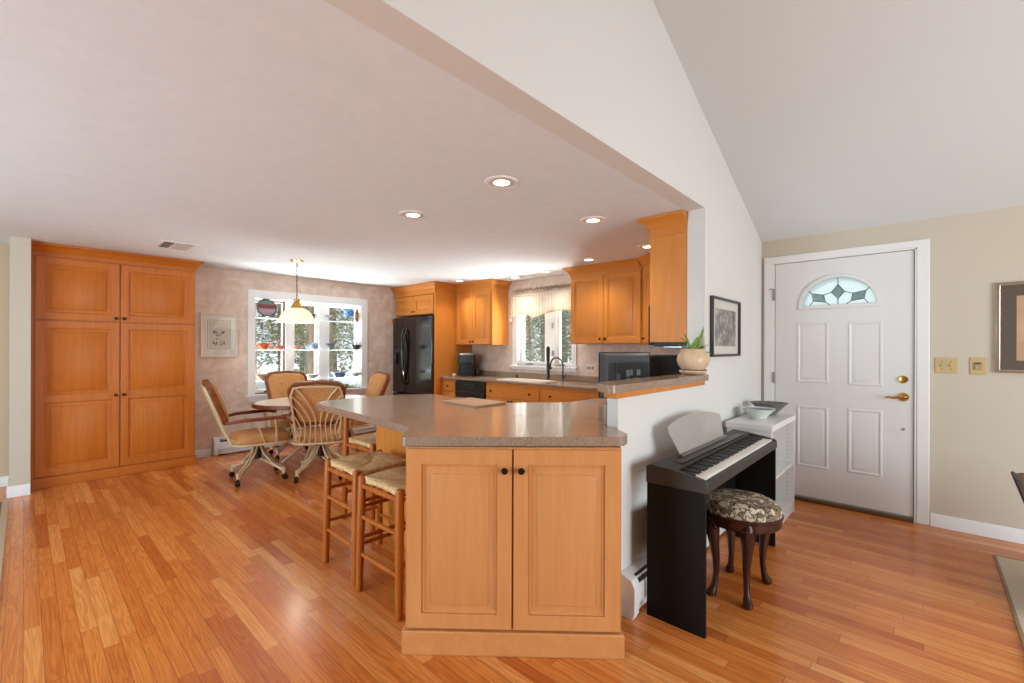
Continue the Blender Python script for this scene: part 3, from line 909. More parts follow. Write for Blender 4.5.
gv.tube([(-4.32 + 1.10 * k / 40, 4.70 + 0.012 * math.sin(k), 2.10 + 0.012 * math.sin(k * 1.7)) for k in range(41)], 0.005, 5)
for k in range(130):
    x = -4.30 + 1.06 * rg.random()
    c = Vector((x, 4.69 + rg.uniform(-0.02, 0.02), 2.10 + rg.uniform(-0.022, 0.022)))
    a, bb = Vector((rg.uniform(-1, 1), rg.uniform(-.3, .3), rg.uniform(-1, 1))).normalized(), Vector((0, 1, 0))
    s = a.cross(bb).normalized()
    gv.add([c - a * 0.02, c + s * 0.008 + Vector((0, -0.004, 0)), c + a * 0.02, c - s * 0.008, c + Vector((0, 0.004, 0))], [(0, 1, 2, 4), (0, 4, 2, 3), (0, 3, 2, 1)])
tag(gv.build('vine_garland', noisy('dried_vine', [(0.35, (150, 126, 100)), (0.65, (196, 170, 144))], (1, 1, 1), 30, 0.8)), 'dried vine garland hung along the top of the striped valance', 'garland')

# ------------------------------------------------------------------ peninsula
PZ = 0.918
kf = (CAM_H - PZ) / (CAM_H - 0.914)
pen = thing('peninsula_cabinet', 'light maple peninsula cabinet with two panelled doors facing the living room', 'cabinet', (-1.4, 1.6, 0))
A0, B0 = Vector((-1.629, 1.082, 0)), Vector((-0.918, 1.700, 0))
D = (B0 - A0).normalized()
NN = Vector((D.y, -D.x, 0))
A1, B1 = A0 + D * 0.012 - NN * 0.024, B0 - D * 0.012 - NN * 0.024
WA = Vector((-1.215, 1.946, 0))
body_poly = [A1, B1, (-1.098, 1.944), (-1.156, 1.948), (-1.156, 3.10), (-1.216, 3.113), (-1.216, 3.145), (-1.84, 3.145), (-1.86, 2.60), (-2.16, 2.26), (-2.845, 2.26), (-2.845, 1.70), (-1.80, 1.70), (-1.80, 1.285)]
MB().prism([p[:2] for p in body_poly], 0.10, PZ - 0.042).build('body', PALEM, pen, bevel=0.002, world=True)
MB().box(-2.85, -1.80, 1.684, 1.699, 0.0, PZ - 0.042).build('back_panel', MAPLE, pen, bevel=0.002, world=True, label='maple back panel, shade put into its deeper colour')  # deeper maple colour stands in for the weaker light on this panel
tb = [A0, B0, B0 - NN * 0.20 - D * 0.02, A0 - NN * 0.42 + D * 0.02]
MB().prism([p[:2] for p in tb], 0.0, 0.102).prism(rect(-2.83, -1.90, 1.72, 2.20), 0.0, 0.10).build('toe_base', PALEM_X, pen, bevel=0.008, world=True)
O = A1
ln = (B1 - A1).length
leaf(pen, 'door', O + D * 0.010 + Vector((0, 0, 0.112)), D, NN, ln / 2 - 0.014, 0.758, stile=0.062, mat=PALEM, knob=[(ln / 2 - 0.014 - 0.030, 0.675)])
leaf(pen, 'door', O + D * (ln / 2 + 0.004) + Vector((0, 0, 0.112)), D, NN, ln / 2 - 0.014, 0.758, stile=0.062, mat=PALEM, knob=[(0.032, 0.675)])
ct = thing('peninsula_countertop', 'large grey-brown speckled peninsula countertop over the light maple doors', 'countertop', (-2.0, 1.9, PZ))
cpts = [(-3.105, 1.372), (-1.841, 1.276), (-1.666, 1.104), (-0.964, 1.770), (-0.985, 1.845), (-1.150, 1.972), (-1.229, 1.972), (-1.229, 3.185), (-1.860, 3.185), (-1.866, 2.635), (-2.171, 2.309), (-3.03, 2.309), (-3.205, 2.05), (-3.205, 1.48)]
cpts = [(x * kf, y * kf) for x, y in cpts]
cpts[6], cpts[7], cpts[8] = (-1.157, 1.948), (-1.157, 3.110), (-1.842, 3.147)
cpts[5] = (-1.122, 1.944)
cpts.insert(8, (-1.217, 3.147))
cpts.insert(8, (-1.217, 3.114))
rp = []
for i, p in enumerate(cpts):
    rp.append(p)
MB().prism(round_poly(cpts, 0.022, 3), PZ - 0.040, PZ).build('worktop', COUNTER, ct, bevel=0.009, seg=3, world=True)
MB().box(-1.180, -1.157, 1.952, 3.108, PZ, 1.022).build('backsplash', COUNTER, ct, bevel=0.004, world=True)
cbd = MB().prism(round_poly([(-2.482, 1.977), (-2.10, 1.940), (-2.098, 2.231), (-2.49, 2.25)], 0.02), PZ + 0.001, PZ + 0.014)
tag(cbd.build('cutting_board', P('taupe_board', (172, 138, 110), 0.45), bevel=0.004), 'thin taupe cutting board lying flat on the peninsula countertop', 'cutting board')
# breast-high ledge
lg = thing('bar_ledge', 'grey-brown speckled ledge on top of the white half wall, under the plant', 'ledge', (-1.15, 2.5, 1.09))
lp = [(-1.185, 1.925), (-1.165, 1.875), (-1.072, 1.812), (-1.045, 1.835), (-1.045, 3.050), (-1.092, 3.109), (-1.215, 3.109), (-1.205, 1.96)]
MB().prism(round_poly(lp, 0.012, 2), 1.092, 1.130).build('top', COUNTER, lg, bevel=0.007, seg=3, world=True)
MB().prism([(-1.150, 1.918), (-1.110, 1.895), (-1.072, 1.895), (-1.072, 3.05), (-1.092, 3.109), (-1.168, 3.109), (-1.168, 1.94)], 1.060, 1.091).build('wood_trim', MAPLE, lg, bevel=0.003, world=True, label='honey maple strip')
# television seen from behind
RV = Vector((math.cos(0.62), math.sin(0.62), 0))
tv = thing('television', 'black flat television standing on the kitchen counter, its back to the ledge', 'television', (-1.525, 2.81, PZ + 0.001), 0.62)
ox = 0.0
MB().prism(rrect(-0.175 + ox, 0.175 + ox, 0.03, 0.355, 0.008), 0.030, 0.062, 'y').build('screen_bezel', BLACKM, tv, bevel=0.003)
MB().rings([[Vector((x, y, z)) for x, z in rect(-0.170 + i + ox, 0.170 - i * 0.3 + ox, 0.035 + i * 0.3, 0.350 - i * 0.35)] for i, y in ((0, 0.030), (0.005, 0.018), (0.045, -0.020), (0.05, -0.024))]).build('back_shell', P('tv_grey', (70, 72, 74), 0.4), tv, bevel=0.003)
hb = MB().box(-0.07 + ox, 0.15 + ox, -0.075, -0.025, 0.04, 0.285).build('rear_housing', BLACKM, tv, bevel=0.006)
MB().box(0.0 + ox, 0.022 + ox, -0.0765, -0.0752, 0.19, 0.235).box(0.027 + ox, 0.042 + ox, -0.0765, -0.0752, 0.20, 0.238).box(0.068 + ox, 0.092 + ox, -0.0765, -0.0752, 0.20, 0.24).box(0.0 + ox, 0.03 + ox, -0.0765, -0.0752, 0.165, 0.18).box(0.045 + ox, 0.085 + ox, -0.0765, -0.0752, 0.155, 0.185).build('sticker', P('grey_sticker', (104, 108, 106), 0.5), hb)
MB().box(-0.066 + ox, -0.040 + ox, -0.0775, -0.0752, 0.12, 0.21).build('socket', P('socket_grey', (70, 74, 76), 0.5), hb)
MB().prism(rrect(-0.12 + ox, 0.12 + ox, -0.08, 0.09, 0.03), 0.0, 0.012).box(-0.03 + ox, 0.03 + ox, 0.0, 0.03, 0.012, 0.06).build('foot', BLACKM, tv, bevel=0.003)
to = thing('toaster_oven', 'black toaster oven on the counter behind the potted plant', 'toaster oven', (-1.365, 3.095, PZ + 0.001), 0.45)
MB().box(-0.11, 0.11, -0.04, 0.12, 0.02, 0.335).build('body', BLACKM, to, bevel=0.01)
MB().box(-0.130, -0.111, -0.03, 0.11, 0.03, 0.33).build('door', BLACKG, to, bevel=0.006)
MB().box(-0.10, 0.10, -0.03, 0.0, 0.0, 0.02).box(-0.10, 0.10, 0.08, 0.11, 0.0, 0.02).build('feet', BLACKM, to)
# ------------------------------------------------------------------ potted plant
pl = thing('potted_plant', 'leafy green plant in a round peach pot on the bar ledge', 'plant', (-1.125, 2.985, 1.131))
POT = noisy('peach_glaze', [(0.35, (210, 176, 142)), (0.65, (224, 194, 162))], (1, 1, 1), 12, 0.3)
MB().lathe([(0.062, 0.0), (0.076, 0.006), (0.088, 0.020), (0.086, 0.026), (0.050, 0.020), (0.001, 0.018)], n=28).build('saucer', POT, pl)
MB().lathe([(0.060, 0.021), (0.070, 0.030), (0.092, 0.060), (0.102, 0.092), (0.096, 0.122), (0.078, 0.146), (0.076, 0.158), (0.082, 0.164), (0.078, 0.168), (0.068, 0.160), (0.068, 0.145), (0.001, 0.143)], n=28).build('pot', POT, pl)
MB().lathe([(0.083, 0.0255), (0.0855, 0.0285), (0.083, 0.0315), (0.070, 0.030)], n=28).build('painted_band', P('brown_band', (112, 76, 48), 0.5), pl)
LEAF = noisy('leaf_green', [(0.3, (84, 124, 52)), (0.7, (146, 180, 92))], (1, 1, 1), 25, 0.4)
def leaf_blade(mb, base, d, length, width, droop=0.4, n=7):
    d = Vector(d).normalized()
    side = d.cross(Vector((0, 0, 1)))
    side = side.normalized() if side.length > 1e-3 else Vector((1, 0, 0))
    p = Vector(base)
    rows = []
    for k in range(n + 1):
        t = k / n
        wd = width * math.sin(PI * min(1, 0.08 + t * 0.92)) ** 0.8
        up = side.cross(d).normalized()
        rows.append((p + side * wd, p - up * wd * 0.25, p - side * wd))
        d = (d - Vector((0, 0, droop / n))).normalized()
        p = p + d * (length / n)
    vs = [q for r in rows for q in r]
    fs = []
    for k in range(n):
        a = k * 3
        fs += [(a, a + 1, a + 4, a + 3), (a + 1, a + 2, a + 5, a + 4)]
    mb.add(vs, fs)
rg = random.Random(11)
R_ = Vector((0.736, 0.677, 0))
lf = [((-0.8, 0, 1.15), 0.19, 0.018, 1.25), ((-0.5, 0.1, 1.2), 0.15, 0.020, 1.1), ((0.3, 0.3, 1.2), 0.13, 0.02, 0.9), ((0.42, 0.1, 1.2), 0.185, 0.019, -0.1), ((0.9, 0, 0.8), 0.13, 0.020, 0.5), ((0.1, -0.3, 1.0), 0.12, 0.022, 1.2), ((-0.1, 0.0, 1.2), 0.14, 0.022, 1.8)]
for a in range(26):
    an = rg.uniform(0, 2 * PI)
    lf.append(((math.cos(an) * 0.8, math.sin(an) * 0.8, rg.uniform(0.35, 1.0)), rg.uniform(0.08, 0.125), rg.uniform(0.016, 0.022), rg.uniform(0.5, 1.3)))
for d, ln_, wd, dr in lf:
    mb = MB()
    dd_ = R_ * d[0] + Vector((-0.677, 0.736, 0)) * d[1] + Vector((0, 0, d[2]))
    bs = Vector((rg.uniform(-0.03, 0.03), rg.uniform(-0.03, 0.03), 0.143))
    leaf_blade(mb, bs, dd_, ln_, wd, dr)
    mb.build('leaf', LEAF, pl)
MB().lathe([(0.066, 0.1435), (0.05, 0.150), (0.001, 0.152)], n=20).build('soil', P('soil', (70, 52, 40), 0.9), pl)
#==PART3==

# ------------------------------------------------------------------ rush-seat stools
def rush_mat():
    m, nt, b = newmat('woven_rush')
    L = nt.links.new
    tc = N(nt, 'ShaderNodeTexCoord')
    sep = N(nt, 'ShaderNodeSeparateXYZ')
    L(tc.outputs['Object'], sep.inputs[0])
    def mth(op, a, c=None):
        n = N(nt, 'ShaderNodeMath', operation=op)
        for i, v in enumerate((a, c)):
            if v is None:
                continue
            if isinstance(v, (int, float)):
                n.inputs[i].default_value = v
            else:
                L(v, n.inputs[i])
        return n.outputs[0]
    ax_, ay_ = mth('ABSOLUTE', sep.outputs['X']), mth('ABSOLUTE', sep.outputs['Y'])
    mxx = mth('MAXIMUM', ax_, ay_)
    st_ = mth('ABSOLUTE', mth('SUBTRACT', mth('FRACT', mth('MULTIPLY', mxx, 125.0)), 0.5))
    nz_ = noise(nt, tc.outputs['Object'], 40, 4)
    f = mth('ADD', mth('MULTIPLY', st_, 0.6), mth('MULTIPLY', nz_, 0.7))
    L(ramp(nt, f, [(0.25, (188, 140, 88)), (0.5, (234, 194, 138)), (0.75, (246, 220, 174))]), b.inputs['Base Color'])
    b.inputs['Roughness'].default_value = 0.75
    bump(nt, b, st_, 0.5, 0.004)
    return m
RUSH = rush_mat()


def cyl_leg(mb, p0, p1, r0, r1, n=12):
    p0, p1 = Vector(p0), Vector(p1)
    d = p1 - p0
    L = d.length
    d.normalize()
    mb.tube([p0, p0 + d * 0.006, p0 + d * L * 0.5, p1 - d * 0.018, p1 - d * 0.006, p1], [r0 * 0.85, r0, (r0 + r1) / 2 * 1.05, r1, r1 * 0.85, r1 * 0.3], n)
    return mb


def rush_stool(label, loc, rz, group, wd=0.36, dp=0.33, sh=0.615, back=0.0):
    t = thing('bar_stool', label, 'stool', loc, rz, group)
    hx, hy = wd / 2, dp / 2
    cs = [(-1, -1), (1, -1), (1, 1), (-1, 1)]
    for sx, sy in cs:
        top = sh + 0.022
        if back and sy > 0:
            top = back
        cyl_leg(MB(), (sx * (hx + 0.010), sy * (hy + 0.010), 0), (sx * hx, sy * hy, top), 0.019, 0.021).build('leg', RUSHWOOD, t)
    def rung(a, b_, z, r=0.011):
        ax, ay = a[0] * (hx + 0.004), a[1] * (hy + 0.004)
        bx, by = b_[0] * (hx + 0.004), b_[1] * (hy + 0.004)
        mid = [((ax + bx) / 2, (ay + by) / 2, z)]
        MB().tube([(ax, ay, z)] + mid + [(bx, by, z)], [r * 0.85, r * 1.15, r * 0.85], 8).build('rung', RUSHWOOD, t)
    for k, z in enumerate((0.20, 0.40)):
        rung(cs[0], cs[1], z)
        rung(cs[2], cs[3], z)
        rung(cs[1], cs[2], z + 0.05)
        rung(cs[3], cs[0], z + 0.05)
    for i in range(4):
        rung(cs[i], cs[(i + 1) % 4], sh - 0.035, 0.012)
    # woven seat: four triangles of wrapped rush sagging to the middle
    rs = []
    for s_, z in ((0.97, sh - 0.022), (1.05, sh - 0.010), (1.05, sh + 0.006), (0.95, sh + 0.015), (0.55, sh + 0.004), (0.12, sh - 0.002)):
        ring = []
        for i in range(4):
            a, c = cs[i], cs[(i + 1) % 4]
            for k in range(6):
                u = k / 6
                x = (a[0] * (1 - u) + c[0] * u) * hx * s_
                y = (a[1] * (1 - u) + c[1] * u) * hy * s_
                cut = 0.0
                if s_ > 1.0 and (k == 0):
                    x, y = x * 0.86, y * 0.86
                ring.append(Vector((x, y, z + (0.006 if k in (2, 3, 4) else 0))))
        rs.append(ring)
    MB().rings(rs).build('seat', RUSH, t, angle=60)
    if back:
        for z0, z1 in ((back - 0.115, back - 0.045),):
            MB().rings([[Vector((x, hy + 0.012 * math.cos(PI * x / wd) + dy, z)) for dy, z in ((-0.008, z0), (0.008, z0), (0.008, z1), (-0.008, z1))] for x in [-hx + wd * k / 8 for k in range(9)]]).build('back_slat', RUSHWOOD, t, bevel=0.003)
    return t


GS = 'rush-seat stools at the peninsula'
rush_stool('rush-seat wooden stool pushed against the light maple peninsula doors', (-2.035, 1.395, 0), 0.0, GS, 0.355, 0.34, 0.60)
rush_stool('rush-seat wooden stool standing one place farther from the light maple doors', (-2.475, 1.415, 0), -0.03, GS, 0.36, 0.34, 0.605)
rush_stool('low-backed rush-seat stool under the far tip of the peninsula countertop', (-3.07, 1.85, 0), PI / 2 + 0.05, GS, 0.36, 0.35, 0.60, back=0.862)

# ------------------------------------------------------------------ dining set
TC = (-5.02, 2.20)
tb_ = thing('dining_table', 'oval dining table with a white top and wooden edge below the pendant lamp', 'table', (TC[0], TC[1], 0))
el = lambda a, c, n=40: [(a * math.cos(2 * PI * i / n), c * math.sin(2 * PI * i / n)) for i in range(n)]
TAX, TAY, TZ = 0.50, 0.62, 0.715
MB().prism(el(TAX - 0.03, TAY - 0.03), TZ - 0.036, TZ).build('tabletop', P('white_laminate', (236, 232, 226), 0.2), tb_)
MB().prism(el(TAX, TAY), TZ - 0.040, TZ - 0.001, holes=[el(TAX - 0.03, TAY - 0.03)]).build('wood_edge', OAK, tb_, bevel=0.006)
MB().lathe([(0.05, 0.10), (0.045, 0.2), (0.04, TZ - 0.06), (0.16, TZ - 0.04)], n=16).build('pedestal', CREAMT, tb_)
for k in range(4):
    a = PI / 4 + k * PI / 2
    c, s = math.cos(a), math.sin(a)
    MB().tube([(0.03 * c, 0.03 * s, 0.34), (0.12 * c, 0.12 * s, 0.20), (0.26 * c, 0.26 * s, 0.09), (0.36 * c, 0.36 * s, 0.016)], [0.02, 0.019, 0.018, 0.016], 8).build('leg', CREAMT, tb_)


def caster_chair():
    t = thing('caster_chair', 'x', 'chair', (0, 0, 0), 0, 'tan caster chairs around the dining table')
    # faces +y
    sh = 0.40
    so_ = [(x, y) for x, y in rrect(-0.24, 0.24, -0.23, 0.26, 0.13, 6)]
    MB().rings([[Vector((x * s_, y * s_, z)) for x, y in so_] for s_, z in ((0.93, sh - 0.03), (1.0, sh - 0.02), (1.02, sh + 0.02), (0.98, sh + 0.048), (0.86, sh + 0.062), (0.5, sh + 0.068))]).build('seat_cushion', TAN, t, angle=60)
    MB().tube([(x * 1.03, y * 1.03, sh - 0.026) for x, y in so_], 0.012, 8, closed=True).build('seat_rim', CREAMT, t)
    MB().lathe([(0.10, sh - 0.032), (0.10, sh - 0.045), (0.035, sh - 0.055), (0.03, 0.20), (0.022, 0.19)], n=14).build('swivel_column', DSTEEL, t)
    for k in range(4):
        a = PI / 4 + k * PI / 2
        c, s = math.cos(a), math.sin(a)
        lg_ = MB()
        for o in (-0.016, 0.016):
            px, py = -s * o, c * o
            lg_.tube([(0.03 * c + px, 0.03 * s + py, 0.335), (0.07 * c + px, 0.07 * s + py, 0.25), (0.16 * c + px, 0.16 * s + py, 0.16), (0.27 * c + px, 0.27 * s + py, 0.105)], 0.009, 7)
            lg_.tube([(0.03 * c + px, 0.03 * s + py, 0.20), (0.12 * c + px, 0.12 * s + py, 0.165), (0.27 * c + px, 0.27 * s + py, 0.09)], 0.007, 7)
        lg_.tube([(0.275 * c, 0.275 * s, 0.12), (0.275 * c, 0.275 * s, 0.058)], 0.017, 8)
        lo = lg_.build('base_leg', CREAMT, t)
        mt = Matrix.Translation((0.285 * c, 0.285 * s, 0.028)) @ Matrix.Rotation(a + 0.8, 4, 'Z')
        cw = MB()
        cw.lathe([(0.016, -0.022), (0.026, -0.020), (0.028, -0.008), (0.028, 0.008), (0.026, 0.020), (0.016, 0.022)], (0, 0, 0), 14, 'y', M=None)
        cw.box(-0.010, 0.010, -0.008, 0.008, 0.02, 0.04)
        cw.v = [mt @ p for p in cw.v]
        cw.build('caster', BLACKG, lo)
    # reclined back: wood rim, tufted pad, metal fan behind
    rec = 0.36
    MBK = Matrix.Translation((0, -0.235, sh + 0.05)) @ Matrix.Rotation(rec, 4, 'X')
    out = [(x, z) for x, z in round_poly([(-0.20, 0.13), (0.20, 0.13), (0.255, 0.50), (0.20, 0.565), (0.0, 0.585), (-0.20, 0.565), (-0.255, 0.50)], 0.07, 5)]
    inn = [(x * 0.86, 0.345 + (z - 0.345) * 0.87) for x, z in out]
    MB().prism(out, -0.024, 0.022, 'y', holes=[inn], M=MBK).build('back_rim', OAK, t, bevel=0.008)
    pad = MB().rings([[MBK @ Vector((x * s_, y, 0.345 + (z - 0.345) * s_)) for x, z in inn] for s_, y in ((0.99, -0.014), (1.0, -0.008), (1.0, 0.022), (0.93, 0.040), (0.7, 0.050), (0.3, 0.053))])
    pad.build('back_pad', TAN, t, angle=60)
    for x in (-0.075, 0.075):
        for z in (0.27, 0.40):
            MB().lathe([(0.014, 0.045), (0.013, 0.053), (0.004, 0.056)], (0, 0, 0), 10, 'y', M=MBK @ Matrix.Translation((x, 0, z))).build('tufting_button', P('button_tan', (160, 116, 66), 0.6) if 'button_tan' not in bpy.data.materials else bpy.data.materials['button_tan'], t)
    # fan of metal rods behind the pad, rising from the rim of the seat
    def bk(x, y, z):
        return MBK @ Vector((x, y, z))
    frm = [bk(-0.19, -0.03, -0.02), bk(-0.20, -0.036, 0.12), bk(-0.222, -0.036, 0.44), bk(-0.195, -0.036, 0.525), bk(-0.12, -0.036, 0.535), bk(0.12, -0.036, 0.535), bk(0.195, -0.036, 0.525), bk(0.222, -0.036, 0.44), bk(0.20, -0.036, 0.12), bk(0.19, -0.03, -0.02)]
    MB().tube(frm, 0.010, 8).build('back_frame', CREAMT, t)
    bpos = [(-0.205, -0.14), (-0.172, -0.195), (-0.128, -0.226), (-0.078, -0.235), (-0.028, -0.238), (0.028, -0.238), (0.078, -0.235), (0.128, -0.226), (0.172, -0.195), (0.205, -0.14)]
    for k, (bx, by) in enumerate(bpos):
        s = -1 if k < 5 else 1
        j = k if k < 5 else 9 - k
        p0 = Vector((bx * 1.02, by * 1.02, sh - 0.022))
        ends = [(s * 0.208, 0.15), (s * 0.213, 0.26), (s * 0.218, 0.36), (s * 0.222, 0.45), (s * 0.185, 0.527)]
        ex, ez = ends[j]
        mx_ = bx * 0.92
        rod = [p0, bk(mx_, -0.036, 0.02), bk(mx_ * 0.95, -0.037, ez * 0.42), bk(mx_ * 0.55 + ex * 0.45, -0.037, ez * 0.78), bk(ex, -0.036, ez)]
        # smooth the bend
        pts = []
        for a in range(13):
            u = a / 12 * (len(rod) - 1)
            i0 = min(int(u), len(rod) - 2)
            f = u - i0
            P0, P1, P2, P3 = rod[max(i0 - 1, 0)], rod[i0], rod[i0 + 1], rod[min(i0 + 2, len(rod) - 1)]
            pts.append(0.5 * ((2 * P1) + (P2 - P0) * f + (2 * P0 - 5 * P1 + 4 * P2 - P3) * f * f + (3 * P1 - P0 - 3 * P2 + P3) * f ** 3))
        MB().tube(pts, 0.0065, 6).build('back_rod', CREAMT, t)
    for s in (-1, 1):
        ar = MB()
        b0 = bk(s * 0.225, -0.01, 0.16)
        pts = [b0, Vector((s * 0.285, -0.16, 0.62)), Vector((s * 0.295, 0.0, 0.625)), Vector((s * 0.29, 0.14, 0.628)), Vector((s * 0.288, 0.17, 0.627)), Vector((s * 0.286, 0.20, 0.625)), Vector((s * 0.285, 0.215, 0.622))]
        ar.tube(pts, [0.014, 0.017, 0.018, 0.017, 0.026, 0.026, 0.014], 10)
        ao = ar.build('armrest', OAK, t)
        MB().tube([(s * 0.288, 0.10, 0.61), (s * 0.275, 0.11, 0.52), (s * 0.247, 0.12, sh - 0.02)], 0.009, 7).tube([(s * 0.28, -0.10, 0.612), (s * 0.265, -0.03, 0.52), (s * 0.247, 0.02, sh - 0.02)], 0.007, 7).build('arm_support', CREAMT, ao)
    return t


ch0 = caster_chair()
def put_chair(src, loc, face, label, base=0.0):
    o = src
    o.location = (loc[0], loc[1], 0)
    o.rotation_euler = (0, 0, math.atan2(face[1], face[0]) - PI / 2)
    o['label'] = label
    for ch in o.children:
        pass
    return o
put_chair(ch0, (-4.88, 1.58), (0.16, 0.99), 'tan caster chair nearest the pantry, seen from its side with both arms showing')
put_chair(copy_tree(ch0), (-4.50, 2.04), (-0.87, 0.49), 'tan caster chair showing the metal rods of its back, between table and peninsula')
put_chair(copy_tree(ch0), (-5.62, 2.20), (0.98, -0.18), 'tan caster chair across the table, its buttoned pad against the window')
put_chair(copy_tree(ch0), (-5.15, 2.66), (-0.12, -1.0), 'tan caster chair nearest the refrigerator, behind the peninsula countertop')

# pendant lamp
pd = thing('pendant_lamp', 'white glass dome pendant lamp on a brass chain above the dining table', 'lamp', (-5.06, 2.02, ZC))
MB().lathe([(0.068, 0), (0.066, -0.012), (0.03, -0.022), (0.012, -0.026), (0.002, -0.027)], n=24).build('ceiling_canopy', BRASS, pd)
chn = MB()
for k in range(15):
    z = -0.035 - k * 0.0265
    a = (k % 2) * PI / 2
    chn.tube([(0.007 * math.cos(q) * math.cos(a), 0.007 * math.cos(q) * math.sin(a), z + 0.017 * math.sin(q)) for q in [2 * PI * i / 8 for i in range(8)]], 0.0022, 5, closed=True)
chn.tube([(0.003 * math.sin(k), 0.003 * math.cos(k), -0.02 - k * 0.025) for k in range(17)], 0.0022, 5)
chn.build('chain', P('aged_brass', (104, 88, 66), 0.4, 0.5), pd)
MB().lathe([(0.004, -0.415), (0.030, -0.425), (0.032, -0.44), (0.026, -0.452), (0.034, -0.462), (0.052, -0.495), (0.066, -0.520), (0.060, -0.526)], n=20).build('socket_cap', BRASS, pd)
ms, nts, bs_ = newmat('lit_glass_shade')
bs_.inputs['Base Color'].default_value = lin(250, 240, 218)
bs_.inputs['Roughness'].default_value = 0.3
bs_.inputs['Emission Color'].default_value = lin(255, 226, 176)
bs_.inputs['Emission Strength'].default_value = 0.55
MB().lathe([(0.055, -0.522), (0.085, -0.530), (0.118, -0.550), (0.146, -0.580), (0.166, -0.618), (0.182, -0.650), (0.208, -0.672), (0.205, -0.677), (0.178, -0.655), (0.160, -0.622), (0.140, -0.585), (0.113, -0.556), (0.083, -0.537), (0.055, -0.529)], n=36).build('glass_shade', ms, pd)
MB().sphere((0, 0, -0.60), 0.035, 0.035, 0.045).build('bulb', emit('lamp_bulb', (255, 222, 170), 6.0), pd)
pl_ = bpy.data.lights.new('pendant_light', 'POINT')
pl_.energy, pl_.color, pl_.shadow_soft_size = 13, (1.0, 0.90, 0.76), 0.03
po = bpy.data.objects.new('pendant_light', pl_)
COL.objects.link(po)
po.parent = pd
po.location = (0, 0, -0.63)

# recessed ceiling lights
def can(label):
    t = thing('recessed_light', label, 'ceiling light', (0, 0, ZC), 0, 'recessed kitchen ceiling lights')
    MB().lathe([(0.072, 0.0), (0.074, -0.006), (0.095, -0.007), (0.098, -0.003), (0.098, 0.0)], n=28).build('trim_ring', P('can_trim', (240, 236, 232), 0.3, 0.1), t)
    MB().lathe([(0.0735, -0.0055), (0.0725, -0.001), (0.056, -0.0015), (0.054, -0.004)], n=28).build('baffle', P('can_baffle', (206, 202, 198), 0.5), t)
    MB().lathe([(0.055, -0.0025), (0.046, -0.006), (0.001, -0.008)], n=24).build('lit_lens', emit('can_lens', (255, 240, 214), 5.0), t)
    return t
cans = [((-1.786, 1.848), 'recessed ceiling light nearest the camera, largest of the lit discs'),
        ((-2.69, 1.876), 'recessed ceiling light over the peninsula tip, leftmost of the large three'),
        ((-1.812, 2.851), 'recessed ceiling light in front of the tall maple end panel'),
        ((-1.90, 3.93), 'recessed ceiling light half hidden by the tall maple end panel'),
        ((-2.65, 4.09), 'recessed ceiling light just above the cabinet right of the sink window'),
        ((-3.47, 4.38), 'recessed ceiling light above the right half of the sink window'),
        ((-4.05, 4.45), 'recessed ceiling light above the left half of the sink window'),
        ((-4.84, 4.16), 'recessed ceiling light between the refrigerator and the coffee-corner cabinet')]
c0 = can(cans[0][1])
canlist = [copy_tree(c0) for _ in cans[1:]]
for i, (p, lb) in enumerate(cans):
    c = c0
    if i:
        c = canlist[i - 1]
    c.location = (p[0], p[1], ZC)
    c['label'] = lb
    sp = bpy.data.lights.new('can_light', 'SPOT')
    sp.energy = 24 if i < 3 else 18
    sp.color = (1.0, 0.93, 0.80)
    sp.spot_size, sp.spot_blend, sp.shadow_soft_size = math.radians(125), 1.0, 0.05
    so2 = bpy.data.objects.new('can_light', sp)
    COL.objects.link(so2)
    so2.parent = c
    so2.location = (0, 0, -0.03)

vt = thing('ceiling_vent', 'white louvred ceiling vent above the pantry', 'vent', (-5.17, 0.96, ZC))
MB().prism(rect(-0.205, 0.205, -0.15, 0.15), -0.008, 0.0, holes=[rect(-0.165, 0.165, -0.11, 0.11)]).build('frame', TRIM, vt, bevel=0.003)
sl = MB()
for k in range(9):
    tilt = 0.75 if k < 3 else -0.75
    y = -0.10 + 0.025 * k
    sl.box(-0.165, 0.165, -0.009, 0.009, -0.0012, 0.0012, M=Matrix.Translation((0, y, -0.006)) @ Matrix.Rotation(tilt, 4, 'X'))
sl.build('louvres', TRIM, vt)
MB().box(-0.165, 0.165, -0.11, 0.11, -0.002, -0.0005).build('duct', P('dark_duct', (70, 66, 64), 0.8), vt)

# ------------------------------------------------------------------ pictures and plates
def picture(name, label, O, U, W, wd, ht, fw, fmat, mats, art, art_rect, depth=0.022, glass=True):
    t = thing(name, label, 'picture', Vector(O) + Vector(U) * wd / 2)
    M = frameM(O, U, W)
    MB().prism(rect(0, wd, 0, ht), 0, depth, 'z', holes=[rect(fw, wd - fw, fw, ht - fw)], M=M).build('frame', fmat, t, bevel=0.003, world=True)
    a0, a1, b0, b1 = art_rect
    MB().prism(rect(fw, wd - fw, fw, ht - fw), 0.001, 0.008, 'z', holes=[rect(a0, a1, b0, b1)], M=M).build('mat_board', mats, t, world=True)
    MB().prism(rect(a0, a1, b0, b1), 0.001, 0.006, 'z', M=M).build('print', art, t, world=True)
    if glass:
        MB().prism(rect(fw, wd - fw, fw, ht - fw), 0.011, 0.013, 'z', M=M).build('glazing', glass_mat('picture_glass', (255, 255, 255), 0.07) if 'picture_glass' not in bpy.data.materials else bpy.data.materials['picture_glass'], t, world=True)
    return t, M
CREAMF = P('cream_frame', (222, 206, 188), 0.5)
MATW = P('ivory_mat_board', (226, 219, 206), 0.8)
pa, M = picture('framed_print', 'cream-framed small print on the wallpaper between the pantry and the dining window', (XD + 0.001, 1.40, 1.18), (0, 1, 0), (1, 0, 0), 0.388, 0.532, 0.022, CREAMF, MATW, P('print_paper', (206, 200, 184), 0.8), (0.085, 0.305, 0.115, 0.43))
ink = MB()
